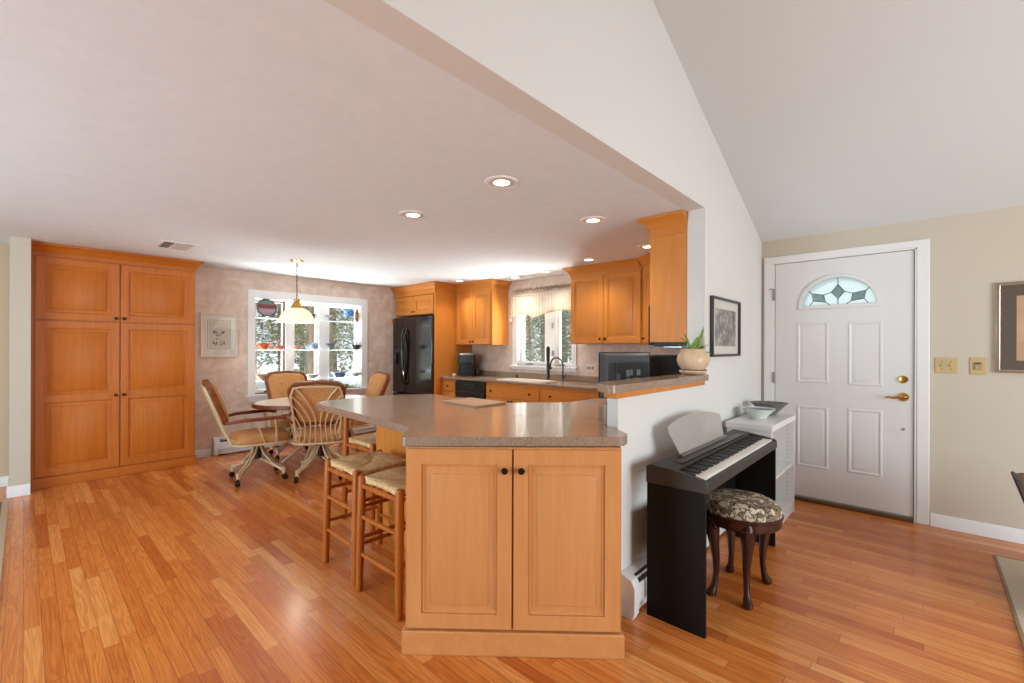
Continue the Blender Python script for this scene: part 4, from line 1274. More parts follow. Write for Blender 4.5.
rg = random.Random(5)
for cx_, cz_, rr_, nn in ((0.150, 0.30, 0.022, 9), (0.235, 0.295, 0.022, 9), (0.19, 0.275, 0.026, 9), (0.19, 0.235, 0.04, 8), (0.165, 0.17, 0.03, 8), (0.225, 0.17, 0.03, 8)):
    for k in range(nn):
        x, z = cx_ + rg.uniform(-rr_, rr_), cz_ + rg.uniform(-rr_ * 0.7, rr_ * 0.7)
        r0 = rg.uniform(0.004, 0.010)
        n_ = 7
        ink.prism([(x + r0 * math.cos(2 * PI * i / n_) * rg.uniform(0.6, 1.2), z + r0 * math.sin(2 * PI * i / n_) * rg.uniform(0.6, 1.2)) for i in range(n_)], 0.0061, 0.0068, 'z', M=M)
ink.tube([M @ Vector((0.19 + 0.065 * math.cos(a), 0.19 + 0.045 * math.sin(a), 0.0066)) for a in [PI + PI * k / 14 for k in range(15)]], 0.0022, 4)
ink.build('ink_drawing', P('ink', (70, 62, 58), 0.8), pa, world=True)
tl = MB().prism(rect(0.072, 0.318, 0.10, 0.445), 0.0079, 0.0086, 'z', holes=[rect(0.076, 0.314, 0.104, 0.441)], M=M)
tl.build('mat_line', P('grey_line', (110, 106, 100), 0.8), pa, world=True)

def sketch_mat():
    m, nt, b = newmat('pencil_street_scene')
    v = mapped(nt, (1, 1, 1))
    f = noise(nt, v, 13, 8, 0.72, 0.4)
    f2 = noise(nt, mapped(nt, (1, 30, 3)), 3, 4)
    mul = N(nt, 'ShaderNodeMath', operation='ADD')
    nt.links.new(f, mul.inputs[0])
    s2 = N(nt, 'ShaderNodeMath', operation='MULTIPLY')
    nt.links.new(f2, s2.inputs[0])
    s2.inputs[1].default_value = 0.5
    nt.links.new(s2.outputs[0], mul.inputs[1])
    nt.links.new(ramp(nt, mul.outputs[0], [(0.55, (60, 56, 52)), (0.72, (128, 122, 114)), (0.9, (206, 200, 190))]), b.inputs['Base Color'])
    b.inputs['Roughness'].default_value = 0.8
    return m
pb, M = picture('framed_sketch', 'black-framed grey pencil print on the white wall above the piano', (XH + 0.001, 3.20, 1.243), (0, 1, 0), (1, 0, 0), 0.625, 0.424, 0.018, P('charcoal_frame', (62, 58, 56), 0.35, 0.3), MATW, sketch_mat(), (0.085, 0.555, 0.075, 0.345), 0.026)
PUT = P('umber_mat', (92, 80, 72), 0.7)
pc, M = picture('framed_print', 'large silver-framed print with dark mat on the beige wall by the switches', (0.355, YE - 0.001, 1.142), (1, 0, 0), (0, -1, 0), 0.80, 0.617, 0.022, P('champagne_metal', (206, 192, 172), 0.25, 0.9), PUT, noisy('peach_print', [(0.35, (206, 160, 122)), (0.65, (224, 184, 148))], (1, 1, 1), 4, 0.8), (0.098, 0.702, 0.084, 0.522), 0.02)
ALM = P('almond_plate', (200, 174, 126), 0.35)
sw = thing('light_switch', 'almond double light-switch plate beside the entry door', 'switch', (0.113, YE, 1.184))
MB().box(0.053, 0.174, YE - 0.006, YE, 1.128, 1.240).build('plate', ALM, sw, bevel=0.003, world=True)
for x in (0.090, 0.137):
    MB().box(x - 0.005, x + 0.005, YE - 0.014, YE - 0.006, 1.174, 1.196).build('toggle', ALM, sw, bevel=0.002, world=True)
    for z in (1.156, 1.212):
        MB().lathe([(0.004, 0), (0.004, -0.0015), (0.001, -0.002)], (x, YE - 0.006, z), 8, 'y').build('screw', P('brass_screw', (120, 96, 60), 0.4, 0.6) if 'brass_screw' not in bpy.data.materials else bpy.data.materials['brass_screw'], sw, world=True)
th = thing('wall_control', 'single almond wall control between the double switch and the silver frame', 'switch', (0.273, YE, 1.184))
MB().box(0.232, 0.314, YE - 0.006, YE, 1.124, 1.244).build('plate', ALM, th, bevel=0.003, world=True)
MB().box(0.252, 0.292, YE - 0.012, YE - 0.006, 1.158, 1.212).build('housing', P('almond_shade', (176, 150, 106), 0.4), th, bevel=0.002, world=True)
MB().box(0.258, 0.286, YE - 0.015, YE - 0.012, 1.196, 1.208).build('slider', P('dark_slot', (92, 76, 58), 0.4), th, world=True)
MB().box(0.263, 0.270, YE - 0.018, YE - 0.012, 1.166, 1.182).build('switch', ALM, th, world=True)

# ------------------------------------------------------------------ digital piano
pn = thing('digital_piano', 'black digital piano on panel legs against the white half wall', 'piano', (-0.86, 2.71, 0))
PY0, PY1 = 2.06, 3.36
for y0, y1 in ((PY0 + 0.004, PY0 + 0.024), (PY1 - 0.024, PY1 - 0.004)):
    MB().box(-1.000, -0.722, y0, y1, 0.0, 0.648).build('side_panel', BLACKP, pn, bevel=0.002, world=True)
MB().box(-0.985, -0.965, PY0 + 0.024, PY1 - 0.024, 0.22, 0.50).build('back_panel', BLACKP, pn, world=True)
CASE = P('satin_charcoal', (56, 51, 46), 0.45, spec=0.3)
prof = [(-1.003, 0.648), (-0.716, 0.648), (-0.716, 0.690), (-0.722, 0.697), (-0.735, 0.699), (-0.742, 0.683), (-0.872, 0.683), (-0.872, 0.724), (-0.885, 0.730), (-0.985, 0.737), (-1.003, 0.725)]
mb = MB()
mb.rings([[Vector((x, y, z)) for x, z in prof] for y in (PY0 + 0.034, PY1 - 0.034)])
chk = [(-1.003, 0.648), (-0.716, 0.648), (-0.716, 0.692), (-0.724, 0.704), (-0.79, 0.716), (-0.885, 0.731), (-0.985, 0.738), (-1.003, 0.726)]
for a, b in ((PY0, PY0 + 0.034), (PY1 - 0.034, PY1)):
    mb.rings([[Vector((x, y, z)) for x, z in chk] for y in (a, b)])
mb.build('case', CASE, pn, bevel=0.003, world=True)
MB().box(-0.925, -0.878, 2.20, 3.22, 0.7345, 0.736).box(-0.93, -0.90, 2.9, 3.05, 0.736, 0.738).build('control_strip', P('control_black', (40, 38, 37), 0.35), pn, world=True)
WK, BK = P('ivory_white_key', (236, 230, 220), 0.3), P('ebony_key', (18, 18, 19), 0.3)
ky0, ky1 = PY0 + 0.037, PY1 - 0.037
kw = (ky1 - ky0) / 52
wk0 = bk0 = None
for k in range(52):
    if wk0 is None:
        wk0 = o = MB().box(-0.868, -0.738, 0, kw - 0.0008, 0.684, 0.7055).build('white_key', WK, pn, bevel=0.001, seg=1, world=False)
        o.location = (0.86, -2.71, 0)
        o.data.transform(Matrix.Identity(4))
    else:
        o = wk0.copy()
        COL.objects.link(o)
    o.location = (0.86, -2.71 + ky0 + k * kw, 0)
names = 'ABCDEFG'
for k in range(51):
    n_ = names[k % 7]
    if n_ in 'BE':
        continue
    if bk0 is None:
        bk0 = o = MB().rings([[Vector((x, y, z)) for x, y in rect(-0.868, xe, -w_, w_)] for z, xe, w_ in ((0.700, -0.786, 0.0055), (0.712, -0.786, 0.0055), (0.7165, -0.792, 0.004))]).build('black_key', BK, pn, smooth=False)
    else:
        o = bk0.copy()
        COL.objects.link(o)
    o.location = (0.86, -2.71 + ky0 + (k + 1) * kw, 0)
mr = MB()
REST = translucent('smoky_acrylic', (204, 194, 186), 0.3, 0.35)
arc = [(2.335, 0.742), (2.30, 0.86)]
for k in range(13):
    u = k / 12
    arc.append((2.305 + (3.10 - 2.305) * u, 0.865 + 0.062 * math.sin(PI * (0.08 + 0.86 * u)) ** 0.8 + 0.01 * (1 - u)))
arc += [(3.10, 0.86), (3.02, 0.742)]
Mr = Matrix.Translation((-0.945, 0, 0.740)) @ Matrix.Rotation(-0.38, 4, 'Y') @ Matrix.Translation((0, 0, -0.740))
mr.prism(arc, -0.002, 0.002, 'x', M=Mr)
rs_ = mr.build('music_rest', REST, pn, world=True)
MB().box(-0.952, -0.925, 2.32, 3.04, 0.737, 0.747).build('rest_ledge', P('smoky_ledge', (112, 104, 98), 0.3), rs_, world=True)

# ------------------------------------------------------------------ piano stool
stc = (-0.735, 2.625)
ps = thing('piano_stool', 'round cabriole-legged stool with a snakeskin-patterned seat in front of the piano', 'stool', (stc[0], stc[1], 0))
MAHOG = wood('dark_mahogany', (74, 40, 28), (48, 26, 20), 'z', 0.25)
def snake_mat():
    m, nt, b = newmat('snakeskin_fabric')
    v = mapped(nt, (1, 1, 1))
    nz = N(nt, 'ShaderNodeTexNoise')
    nz.inputs['Scale'].default_value = 14
    nz.inputs['Detail'].default_value = 3
    nt.links.new(v, nz.inputs['Vector'])
    ad = N(nt, 'ShaderNodeVectorMath', operation='MULTIPLY_ADD')
    nt.links.new(nz.outputs['Color'], ad.inputs[0])
    ad.inputs[1].default_value = (0.16, 0.16, 0.0)
    nt.links.new(v, ad.inputs[2])
    vo = N(nt, 'ShaderNodeTexVoronoi', feature='DISTANCE_TO_EDGE')
    vo.inputs['Scale'].default_value = 33
    nt.links.new(ad.outputs[0], vo.inputs['Vector'])
    vc = N(nt, 'ShaderNodeTexVoronoi', feature='F1')
    vc.inputs['Scale'].default_value = 33
    nt.links.new(ad.outputs[0], vc.inputs['Vector'])
    sx = N(nt, 'ShaderNodeSeparateXYZ')
    nt.links.new(vc.outputs['Color'], sx.inputs[0])
    c1 = ramp(nt, sx.outputs[0], [(0.0, (118, 96, 78)), (0.35, (150, 126, 102)), (0.5, (204, 186, 158)), (1.0, (220, 204, 178))])
    c2 = ramp(nt, vo.outputs['Distance'], [(0.03, (92, 74, 62)), (0.12, (255, 255, 255))])
    mm = N(nt, 'ShaderNodeMixRGB', blend_type='MULTIPLY')
    mm.inputs['Fac'].default_value = 1
    nt.links.new(c1, mm.inputs[1])
    nt.links.new(c2, mm.inputs[2])
    nt.links.new(mm.outputs[0], b.inputs['Base Color'])
    b.inputs['Roughness'].default_value = 0.6
    return m
MB().lathe([(0.186, 0.428), (0.196, 0.436), (0.198, 0.455), (0.185, 0.478), (0.15, 0.496), (0.09, 0.508), (0.002, 0.512)], n=40).build('seat_cushion', snake_mat(), ps)
MB().lathe([(0.17, 0.375), (0.192, 0.375), (0.197, 0.382), (0.197, 0.418), (0.204, 0.424), (0.204, 0.432), (0.196, 0.436), (0.17, 0.436)], n=40).build('apron', MAHOG, ps)
def cab_leg(an, reach=(0.150, 0.165)):
    c, s = math.cos(an), math.sin(an)
    pts, rr = [], []
    for k, (r, z, w_) in enumerate(((0.165, 0.425, 0.020), (0.178, 0.39, 0.026), (0.182, 0.34, 0.028), (0.172, 0.27, 0.021), (0.160, 0.19, 0.016), (0.158, 0.12, 0.0125), (0.168, 0.06, 0.0125), (0.182, 0.03, 0.018), (0.192, 0.016, 0.021), (0.197, 0.005, 0.017), (0.197, 0.0, 0.010))):
        pts.append((r * c, r * s, z))
        rr.append(w_ * 1.22)
    m = MB().tube(pts, rr, 12)
    o = m.build('leg', MAHOG, ps)
    cv = MB()
    for q in (-1, 1):
        cv.tube([((0.196 + 0.006 * math.sin(a)) * c - s * q * (0.026 + 0.012 * math.cos(a)), (0.196 + 0.006 * math.sin(a)) * s + c * q * (0.026 + 0.012 * math.cos(a)), 0.372 + 0.012 * math.sin(a)) for a in [k * 0.6 for k in range(11)]], 0.0045, 6)
        cv.tube([(0.205 * c - s * q * 0.012, 0.205 * s + c * q * 0.012, 0.385), (0.209 * c - s * q * 0.010, 0.209 * s + c * q * 0.010, 0.34), (0.194 * c - s * q * 0.003, 0.194 * s + c * q * 0.003, 0.285)], [0.006, 0.006, 0.003], 6)
    cv.build('carved_knee', MAHOG, o)
for dx, dy in ((0.085, -0.17), (0.112, 0.20), (-0.13, 0.21), (-0.112, -0.20)):
    cab_leg(math.atan2(dy, dx))

# ------------------------------------------------------------------ bookshelf with two bowls
bs = thing('bookshelf', 'low white bookshelf with drilled sides between the piano and the entry door', 'bookshelf', (-0.92, 3.8, 0))
WHT = P('white_melamine', (232, 229, 226), 0.4)
bx0, bx1, by0, by1, bz = -1.055, -0.765, 3.44, 4.165, 0.775
MB().box(bx0, bx1, by0, by0 + 0.02, 0.0, 0.745).build('side_panel', WHT, bs, bevel=0.0015, world=True)
fp_ = MB().box(bx0, bx1, by1 - 0.02, by1, 0.0, 0.745).build('side_panel', WHT, bs, bevel=0.0015, world=True)
MB().box(bx0 - 0.005, bx1 + 0.006, by0 - 0.008, by1 + 0.008, 0.735, bz).build('top', WHT, bs, bevel=0.002, world=True)
MB().box(bx0, bx0 + 0.008, by0 + 0.02, by1 - 0.02, 0.06, 0.735).build('back_board', WHT, bs, world=True)
for z in (0.085, 0.395):
    MB().box(bx0 + 0.008, bx1 - 0.008, by0 + 0.02, by1 - 0.02, z - 0.018, z).build('shelf', WHT, bs, bevel=0.0015, world=True)
MB().box(bx1 - 0.03, bx1 - 0.012, by0 + 0.02, by1 - 0.02, 0.0, 0.067).build('plinth', WHT, bs, world=True)
ph = MB()
for x in (bx1 - 0.045, bx0 + 0.06):
    for k in range(19):
        z = 0.14 + k * 0.032
        if abs(z - 0.39) > 0.02:
            ph.lathe([(0.004, 0), (0.004, -0.001), (0.001, -0.001)], (x, by1 - 0.02, z), 8, 'y')
ph.build('pin_holes', P('pin_hole_grey', (128, 126, 124), 0.7), fp_, world=True)

def bowl(name, label, loc, prof, mat, inner=None, n=28, group=None, sq=None):
    t = thing(name, label, 'bowl', loc, 0.4, group)
    o = MB().lathe(prof, n=n)
    if sq:
        o.v = [Vector((p.x * sq[0], p.y * sq[1], p.z)) for p in o.v]
    o.build('body', mat, t)
    if inner:
        r, z, m2 = inner
        o2 = MB().lathe([(r, z), (r * 0.6, z - r * 0.18), (0.001, z - r * 0.22)], n=n)
        if sq:
            o2.v = [Vector((p.x * sq[0], p.y * sq[1], p.z)) for p in o2.v]
        o2.build('glazed_inside', m2, t)
    return t
PALEB = noisy('pale_blue_glaze', [(0.35, (214, 214, 206)), (0.65, (226, 228, 222))], (1, 1, 1), 10, 0.3)
BLUEG = P('slate_blue_glaze', (116, 138, 152), 0.25)
GREYG = noisy('grey_green_glaze', [(0.35, (92, 94, 84)), (0.65, (122, 124, 112))], (1, 1, 1), 14, 0.4)
bowl('bowl', 'flared white bowl with a blue inside on the white bookshelf', (-0.925, 3.75, bz), [(0.050, 0), (0.056, 0.006), (0.062, 0.02), (0.108, 0.070), (0.118, 0.077), (0.112, 0.077), (0.06, 0.03), (0.001, 0.022)], PALEB, (0.102, 0.071, BLUEG))
bowl('bowl', 'grey-green boat-shaped bowl behind the white one on the bookshelf', (-0.915, 4.015, bz), [(0.05, 0), (0.054, 0.008), (0.07, 0.025), (0.13, 0.085), (0.150, 0.098), (0.142, 0.099), (0.08, 0.04), (0.001, 0.03)], GREYG, None, sq=(0.92, 0.80))

# ------------------------------------------------------------------ baseboard heaters
HT = P('white_enamel_metal', (226, 224, 222), 0.4)
def heater(label, O, U, W, length, h=0.205, dpt=0.075):
    t = thing('baseboard_heater', label, 'heater', Vector(O))
    M = frameM(O, U, W)
    pr = [(0.0, 0.018), (dpt * 0.75, 0.018), (dpt * 0.75, 0.06), (dpt, 0.075), (dpt, 0.150), (dpt * 0.78, 0.185), (0.012, h), (0.0, h)]
    MB().rings([[M @ Vector((u, z, w_)) for w_, z in pr] for u in (0.042, length - 0.042)]).build('cover', HT, t, bevel=0.002, world=True)
    sl = MB()
    sl.rings([[M @ Vector((u, z, w_)) for w_, z in ((dpt * 0.55, 0.1935), (dpt * 0.72, 0.1885), (dpt * 0.74, 0.190), (dpt * 0.57, 0.195))] for u in (0.06, length - 0.06)])
    sl.rings([[M @ Vector((u, z, w_)) for w_, z in ((dpt * 0.80, 0.180), (dpt * 0.92, 0.161), (dpt * 0.93, 0.164), (dpt * 0.82, 0.183))] for u in (0.06, length - 0.06)])
    sl.build('outlet_slot', P('slot_black', (38, 36, 36), 0.7) if 'slot_black' not in bpy.data.materials else bpy.data.materials['slot_black'], t, world=True)
    pe = [(0.0, 0.0), (dpt * 0.85, 0.0), (dpt * 1.02, 0.03), (dpt * 1.04, 0.155), (dpt * 0.80, 0.190), (0.014, h + 0.004), (0.0, h + 0.004)]
    for a, b in ((0.0, 0.045), (length - 0.045, length)):
        MB().rings([[M @ Vector((u, z, w_)) for w_, z in pe] for u in (a, b)]).build('end_cap', HT, t, bevel=0.004, world=True)
    return t
heater('white baseboard heater along the half wall behind the piano', (XH + 0.0005, 1.965, 0), (0, 1, 0), (1, 0, 0), 1.45, 0.205, 0.082)
heater('white baseboard heater on the wallpapered wall below the dining window', (XD + 0.0005, 1.53, 0), (0, 1, 0), (1, 0, 0), 2.38, 0.215, 0.075)

# ------------------------------------------------------------------ rugs and armchair
RUGL = noisy('oatmeal_rug', [(0.35, (188, 170, 148)), (0.65, (208, 192, 170))], (1, 6, 1), 22, 0.95, 5, 0.1)
rg_ = thing('area_rug', 'pale oatmeal rug on the oak floor at the right edge', 'rug', (1.4, 3.0, 0))
MB().box(0.33, 2.6, 1.6, 4.13, 0.001, 0.009).build('pile', RUGL, rg_, bevel=0.003, world=True)
MB().prism(rect(0.318, 2.612, 1.588, 4.142), 0.001, 0.0095, holes=[rect(0.332, 2.598, 1.602, 4.128)]).build('binding', P('brown_binding', (150, 118, 90), 0.9), rg_, world=True)
r2 = thing('area_rug', 'dark brown rug at the left edge, in front of the white post', 'rug', (-4.6, -0.8, 0))
MB().box(-5.66, -3.0, -1.6, -0.12, 0.001, 0.009).build('pile', noisy('brown_rug', [(0.35, (98, 74, 58)), (0.65, (136, 106, 84))], (1, 1, 1), 40, 0.95, 5, 0.1), r2, bevel=0.003, world=True)
MB().prism(rect(-5.70, -2.96, -1.64, -0.085), 0.001, 0.008, holes=[rect(-5.658, -3.0, -1.6, -0.122)]).build('binding', P('pale_fringe', (190, 164, 134), 0.9), r2, world=True)

def paisley():
    m, nt, b = newmat('red_brown_tapestry')
    v = mapped(nt, (1, 1, 1))
    f = noise(nt, v, 26, 3, 0.6, 1.5)
    nt.links.new(ramp(nt, f, [(0.38, (58, 44, 40)), (0.46, (150, 112, 92)), (0.52, (110, 66, 54)), (0.58, (176, 150, 126)), (0.66, (72, 54, 48))]), b.inputs['Base Color'])
    b.inputs['Roughness'].default_value = 0.8
    return m
PAIS = paisley()
acx, acy = 0.742, 3.52
ac = thing('armchair', 'brown tapestry-patterned armchair cut off by the right edge', 'armchair', (acx, acy, 0.0095))
MB().prism(rrect(-0.22, 0.34, -0.28, 0.28, 0.05), 0.20, 0.40).build('seat_base', PAIS, ac, bevel=0.02, seg=3)
MB().prism(rrect(-0.16, 0.35, -0.22, 0.22, 0.06), 0.405, 0.50).build('seat_cushion', PAIS, ac, bevel=0.03, seg=3)
MBk = Matrix.Translation((-0.22, 0, 0.26)) @ Matrix.Rotation(-0.30, 4, 'Y')
mb = MB().prism(rrect(-0.26, 0.26, 0.0, 0.375, 0.06), -0.05, 0.05, 'x', M=MBk)
mb.build('backrest', PAIS, ac, bevel=0.02, seg=3)
MB().tube([MBk @ Vector((-0.052, y, z)) for y, z in round_poly([(-0.262, 0.0), (-0.262, 0.378), (0.262, 0.378), (0.262, 0.0)], 0.06, 4)][3:-3], 0.008, 6).build('piping', P('dark_piping', (62, 58, 56), 0.6), ac)
for s in (-1, 1):
    MB().prism(round_poly([(-0.20, 0.20), (0.32, 0.20), (0.34, 0.50), (0.28, 0.55), (-0.18, 0.50)], 0.06, 4), s * 0.28 - 0.05, s * 0.28 + 0.05, 'y').build('arm', PAIS, ac, bevel=0.02, seg=3)
for x in (-0.18, 0.29):
    for y in (-0.24, 0.24):
        MB().lathe([(0.016, 0.0), (0.018, 0.01), (0.026, 0.12), (0.028, 0.20)], (x, y, 0.0), 12).build('leg', MAHOG, ac)

# ------------------------------------------------------------------ things on the dining-window shelves
WY = XS + 0.095
def vase(name, label, cat, y, shelf, prof, mat, n=20, x=None, parts=()):
    t = thing(name, label, cat, (x if x is not None else WY, y, SH[shelf] + 0.009), 0, 'pottery in the dining window')
    MB().lathe(prof, n=n).build('body', mat, t)
    return t
def mbowl(R, H, foot=0.4):
    return [(R * foot, 0), (R * foot * 1.05, H * 0.1), (R * 0.72, H * 0.5), (R, H), (R * 0.95, H), (R * 0.66, H * 0.55), (0.001, H * 0.2)]
C_ = lambda nm, a, b2, s=20: noisy(nm, [(0.4, a), (0.6, b2)], (1, 1, 1), s, 0.3)
plm, npt, bpt = newmat('landscape_glaze')
tcp = N(npt, 'ShaderNodeTexCoord')
sp_ = N(npt, 'ShaderNodeSeparateXYZ')
npt.links.new(tcp.outputs['Object'], sp_.inputs[0])
mr_ = N(npt, 'ShaderNodeMapRange')
mr_.inputs['From Min'].default_value, mr_.inputs['From Max'].default_value = 0.03, 0.29
npt.links.new(sp_.outputs['Z'], mr_.inputs['Value'])
npt.links.new(ramp(npt, mr_.outputs[0], [(0.0, (150, 130, 140)), (0.28, (176, 150, 156)), (0.36, (140, 48, 56)), (0.45, (60, 44, 52)), (0.55, (150, 60, 66)), (0.62, (90, 122, 116)), (1.0, (70, 106, 98))]), bpt.inputs['Base Color'])
bpt.inputs['Roughness'].default_value = 0.2
pt = thing('decorative_plate', 'round dark-rimmed plate painted green and red, standing on the top glass shelf', 'plate', (WY + 0.02, 2.128, SH[0] + 0.009), 0, 'pottery in the dining window')
MP = Matrix.Translation((0.005, 0, 0.128)) @ Matrix.Rotation(-0.22, 4, 'Y')
MB().lathe([(0.108, 0.012), (0.083, 0.004), (0.001, 0.003), (0.001, -0.004), (0.083, -0.003), (0.112, 0.008)], (0, 0, 0), 36, 'x', M=MP).build('plate_face', plm, pt)
MB().tube([MP @ Vector((0.010, 0.114 * math.cos(a), 0.114 * math.sin(a))) for a in [2 * PI * k / 36 for k in range(36)]], 0.008, 8, closed=True).build('rim', P('dark_rim', (46, 48, 48), 0.3), pt)
MB().tube([(0.035, -0.07, 0.0), (0.035, -0.05, 0.035), (-0.02, -0.05, 0.02), (-0.05, -0.05, 0.0)], 0.005, 6).tube([(0.035, 0.07, 0.0), (0.035, 0.05, 0.035), (-0.02, 0.05, 0.02), (-0.05, 0.05, 0.0)], 0.005, 6).tube([(0.036, -0.06, 0.018), (0.036, 0.06, 0.018)], 0.005, 6).build('plate_stand', BLACKM, pt)
vase('goblet', 'small dark pottery cup on the top glass shelf, just left of the lamp', 'cup', 2.275, 0, [(0.03, 0), (0.012, 0.02), (0.012, 0.05), (0.05, 0.085), (0.048, 0.085), (0.001, 0.055)], C_('dark_clay', (70, 60, 60), (104, 88, 84)))
t = vase('tea_cup', 'purple and orange cup on the top glass shelf, just right of the lamp', 'cup', 2.725, 0, [(0.03, 0), (0.034, 0.006), (0.036, 0.02), (0.052, 0.085), (0.050, 0.085), (0.03, 0.02), (0.001, 0.015)], C_('plum_glaze', (88, 74, 108), (120, 96, 122)))
MB().tube([(0, 0.046, 0.07), (0, 0.07, 0.06), (0, 0.066, 0.035), (0, 0.04, 0.03)], 0.005, 6).build('handle', C_('orange_handle', (186, 110, 74), (206, 140, 96)), t)
vase('stem_glass', 'clear wide stemmed dish on the top glass shelf', 'glass', 2.965, 0, [(0.035, 0), (0.006, 0.006), (0.005, 0.05), (0.05, 0.072), (0.058, 0.082), (0.055, 0.082), (0.001, 0.056)], C_('clear_pewter', (128, 128, 130), (170, 172, 172)))
bf = thing('flower_vase', 'bright blue glass flower on a stem, on the top glass shelf', 'vase', (WY, 3.295, SH[0] + 0.009), 0, 'pottery in the dining window')
BLU = P('cobalt_glass', (72, 140, 214), 0.2)
MB().lathe([(0.035, 0), (0.006, 0.008), (0.005, 0.10)], n=14).build('stem', P('pale_blue_stem', (150, 180, 200), 0.2), bf)
for k in range(5):
    a = 2 * PI * k / 5 + 0.3
    m_ = MB().sphere((0, 0.036 * math.cos(a), 0.135 + 0.036 * math.sin(a)), 0.014, 0.028, 0.028, 10, 7)
    m_.build('petal', BLU, bf)
vase('tall_vase', 'slender brown and gold vase at the end of the top glass shelf', 'vase', 3.40, 0, [(0.022, 0), (0.026, 0.02), (0.034, 0.09), (0.030, 0.14), (0.016, 0.165), (0.024, 0.195), (0.018, 0.197), (0.010, 0.17), (0.001, 0.16)], C_('brown_gold', (74, 44, 26), (172, 118, 66), 30))
vase('orange_bowl', 'orange-red speckled bowl on the middle glass shelf, below the round plate', 'bowl', 2.11, 1, mbowl(0.092, 0.085), C_('orange_glaze', (170, 62, 36), (214, 122, 66), 26))
vase('flask', 'squat red flask with a thin neck on the middle glass shelf', 'vase', 2.295, 1, [(0.05, 0), (0.062, 0.02), (0.056, 0.045), (0.024, 0.06), (0.020, 0.075), (0.010, 0.09), (0.007, 0.14), (0.010, 0.145), (0.001, 0.14)], C_('brick_glaze', (150, 66, 54), (196, 122, 104), 30))
vase('small_red_bowl', 'small red bowl on the middle glass shelf, right of the red flask', 'bowl', 2.53, 1, mbowl(0.068, 0.052), C_('rose_clay', (160, 88, 76), (190, 122, 106)))
vase('round_jar', 'round blue and white jar on the middle glass shelf', 'vase', 2.755, 1, [(0.028, 0), (0.05, 0.02), (0.06, 0.05), (0.05, 0.082), (0.026, 0.094), (0.02, 0.1), (0.001, 0.098)], C_('delft_glaze', (84, 108, 168), (176, 190, 214), 40))
vase('dark_footed_bowl', 'dark blue-grey flared bowl on a foot, middle glass shelf', 'bowl', 3.02, 1, [(0.03, 0), (0.02, 0.02), (0.03, 0.035), (0.085, 0.085), (0.092, 0.092), (0.086, 0.092), (0.001, 0.05)], C_('slate_glaze', (66, 70, 84), (100, 104, 116)))
vase('dark_bowl', 'dark green-grey bowl at the end of the middle glass shelf', 'bowl', 3.375, 1, mbowl(0.092, 0.075, 0.62), C_('moss_black', (52, 62, 62), (86, 96, 92)))
vase('brown_bowl', 'rust-brown bowl on the lowest glass shelf, behind the chair across the table', 'bowl', 2.11, 2, mbowl(0.10, 0.085), C_('rust_glaze', (150, 110, 92), (186, 148, 128)))
vase('white_bowl', 'white and grey bowl on the lowest glass shelf, below the blue jar', 'bowl', 2.73, 2, mbowl(0.10, 0.06), C_('white_grey', (186, 192, 196), (222, 226, 228)))
vase('blue_bowl', 'deep blue bowl on the lowest glass shelf', 'bowl', 3.13, 2, mbowl(0.112, 0.075, 0.6), C_('deep_blue', (74, 94, 150), (120, 140, 186)))
vase('pale_green_bowl', 'wide pale green bowl at the end of the lowest glass shelf', 'bowl', 3.375, 2, mbowl(0.098, 0.055), C_('celadon', (164, 178, 172), (200, 208, 202)))
gd = thing('green_dish', 'small green glass dish on the sill of the dining window', 'bowl', (WY - 0.01, 3.21, DW0 + 0.001), 0, 'pottery in the dining window')
MB().lathe(mbowl(0.07, 0.06), n=20).build('body', C_('green_glass', (112, 138, 112), (160, 178, 156)), gd)

# ------------------------------------------------------------------ outdoors
SNOW = noisy('snow', [(0.35, (226, 230, 236)), (0.65, (244, 246, 250))], (1, 1, 1), 0.6, 0.9, 4, 0.2)
gvs, gfs = [], []
gx = [-60 + 2.5 * i for i in range(33)]
gy = [-30 + 2.5 * i for i in range(41)]
for x in gx:
    for y in gy:
        d = max(-6.6 - x, y - 5.1, 0)
        inside = x > -7.3 and y < 5.0
        gvs.append((x, y, -0.62 if inside else -0.62 + 0.02 * d + 0.10 * math.sin(x * 0.9) * math.cos(y * 0.7) * min(1, d / 4)))
for i in range(len(gx) - 1):
    for j in range(len(gy) - 1):
        a = i * len(gy) + j
        gfs.append((a, a + 1, a + len(gy) + 1, a + len(gy)))
struct(MB().add(gvs, gfs), 'ground_snow', SNOW)
BARK = noisy('grey_bark', [(0.35, (116, 106, 93)), (0.65, (160, 150, 134))], (3, 3, 0.6), 4, 0.9, 5, 0.2)
FOL = [noisy('evergreen_needles', [(0.4, (104, 116, 84)), (0.6, (150, 158, 124))], (1, 1, 1), 3, 0.8),
       noisy('pale_twigs', [(0.4, (160, 156, 132)), (0.6, (200, 196, 176))], (1, 1, 1), 3, 0.8)]
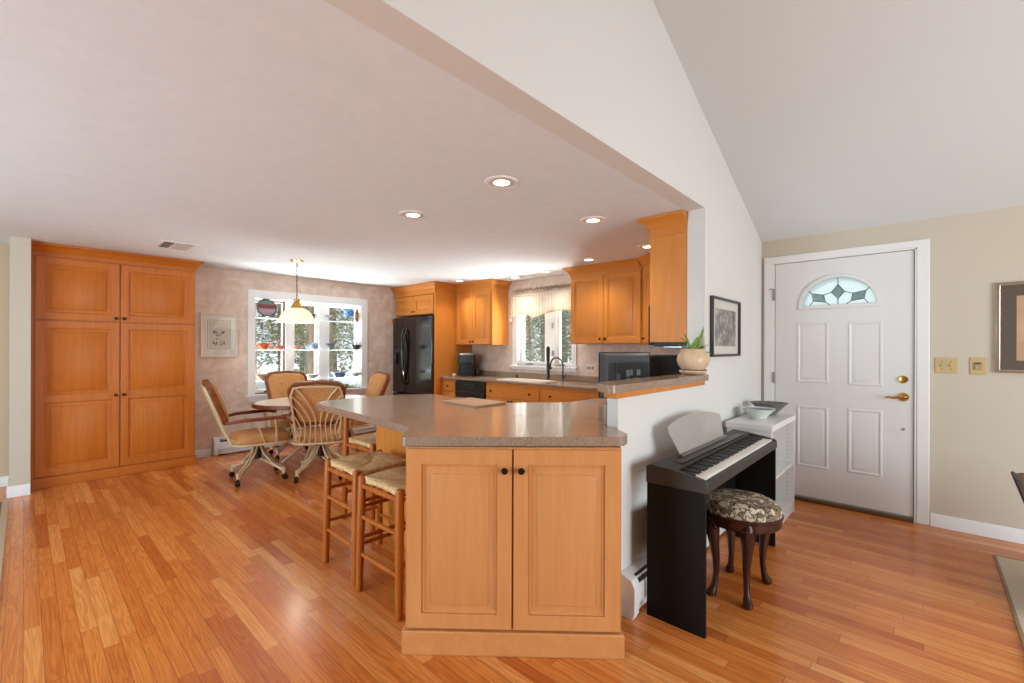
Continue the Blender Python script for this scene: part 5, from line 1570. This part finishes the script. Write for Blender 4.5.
def tree(x, y, r, h, fol, label, group, seed, lean=0.0):
    rg = random.Random(seed)
    gz = -0.65 + 0.02 * max(-6.6 - x, y - 5.1, 0)
    t = thing('tree', label, 'tree', (x, y, gz), 0, group)
    m = MB()
    tp = [(lean * h * k / 5 + rg.uniform(-.04, .04) * k, rg.uniform(-.04, .04) * k, h * k / 5) for k in range(6)]
    tp[0] = (0, 0, 0)
    m.tube(tp, [r * (1.15 - 0.17 * k) for k in range(6)], 9)
    m.build('trunk', BARK, t)
    br = MB()
    for k in range(26):
        z = rg.uniform(0.12, 0.95) * h
        a = rg.uniform(0, 2 * PI)
        L = rg.uniform(0.4, 1.0) * (1.25 - z / h)
        c, s = math.cos(a), math.sin(a)
        bx = lean * z
        br.tube([(bx, 0, z), (bx + c * L * 0.5, s * L * 0.5, z + L * 0.15), (bx + c * L, s * L, z + L * rg.uniform(-0.1, 0.5))], [r * 0.18, r * 0.11, r * 0.04], 4)
    br.build('branches', BARK, t)
    f = MB()
    for k in range(fol):
        z = rg.uniform(0.10, 1.0) * h
        R = (1.15 - z / h) * 1.25
        a = rg.uniform(0, 2 * PI)
        q = R * math.sqrt(rg.random())
        c = Vector((lean * z + q * math.cos(a), q * math.sin(a), z))
        d = Vector((rg.uniform(-1, 1), rg.uniform(-1, 1), rg.uniform(-.6, .6))).normalized() * rg.uniform(0.04, 0.14)
        e = d.orthogonal().normalized() * rg.uniform(0.02, 0.06)
        f.add([c - d, c + e, c + d, c - e], [(0, 1, 2), (0, 2, 3)])
    if fol:
        f.build('foliage', FOL[seed % 2], t, smooth=False)
rg = random.Random(21)
k = 0
spots = []
def plant_row(place, d, n_, label, group):
    global k
    for i in range(n_):
        for _ in range(40):
            x, y = place(d + rg.uniform(-1.2, 1.2), (i + rg.uniform(0.05, 0.95)) / n_)
            if all((x - a) ** 2 + (y - b) ** 2 > 2.3 ** 2 for a, b in spots):
                spots.append((x, y))
                k += 1
                tree(x, y, rg.uniform(0.07, 0.15), rg.uniform(6, 9) + d * 0.3, (0, 1300, 2800, 4200)[(d > 4) + (d > 9) + (d > 13)], label, group, k, rg.uniform(-0.05, 0.05))
                break
for d, n_ in ((3.6, 3), (7, 4), (11, 6), (16, 8)):
    plant_row(lambda dd, u: (XD - 0.5 - dd, (1.6 + 2.2 * u) * (dd + 6.6) / 6.6), d, n_, 'grey-barked tree in the snowy woods outside the dining window', 'trees outside the dining window')
for d, n_ in ((3.5, 2), (7, 3), (11, 4), (16, 6)):
    plant_row(lambda dd, u: ((-4.5 + 1.5 * u) * (dd + 5.0) / 4.75, YK + 0.6 + dd), d, n_, 'grey-barked tree in the snowy woods outside the sink window', 'trees outside the sink window')
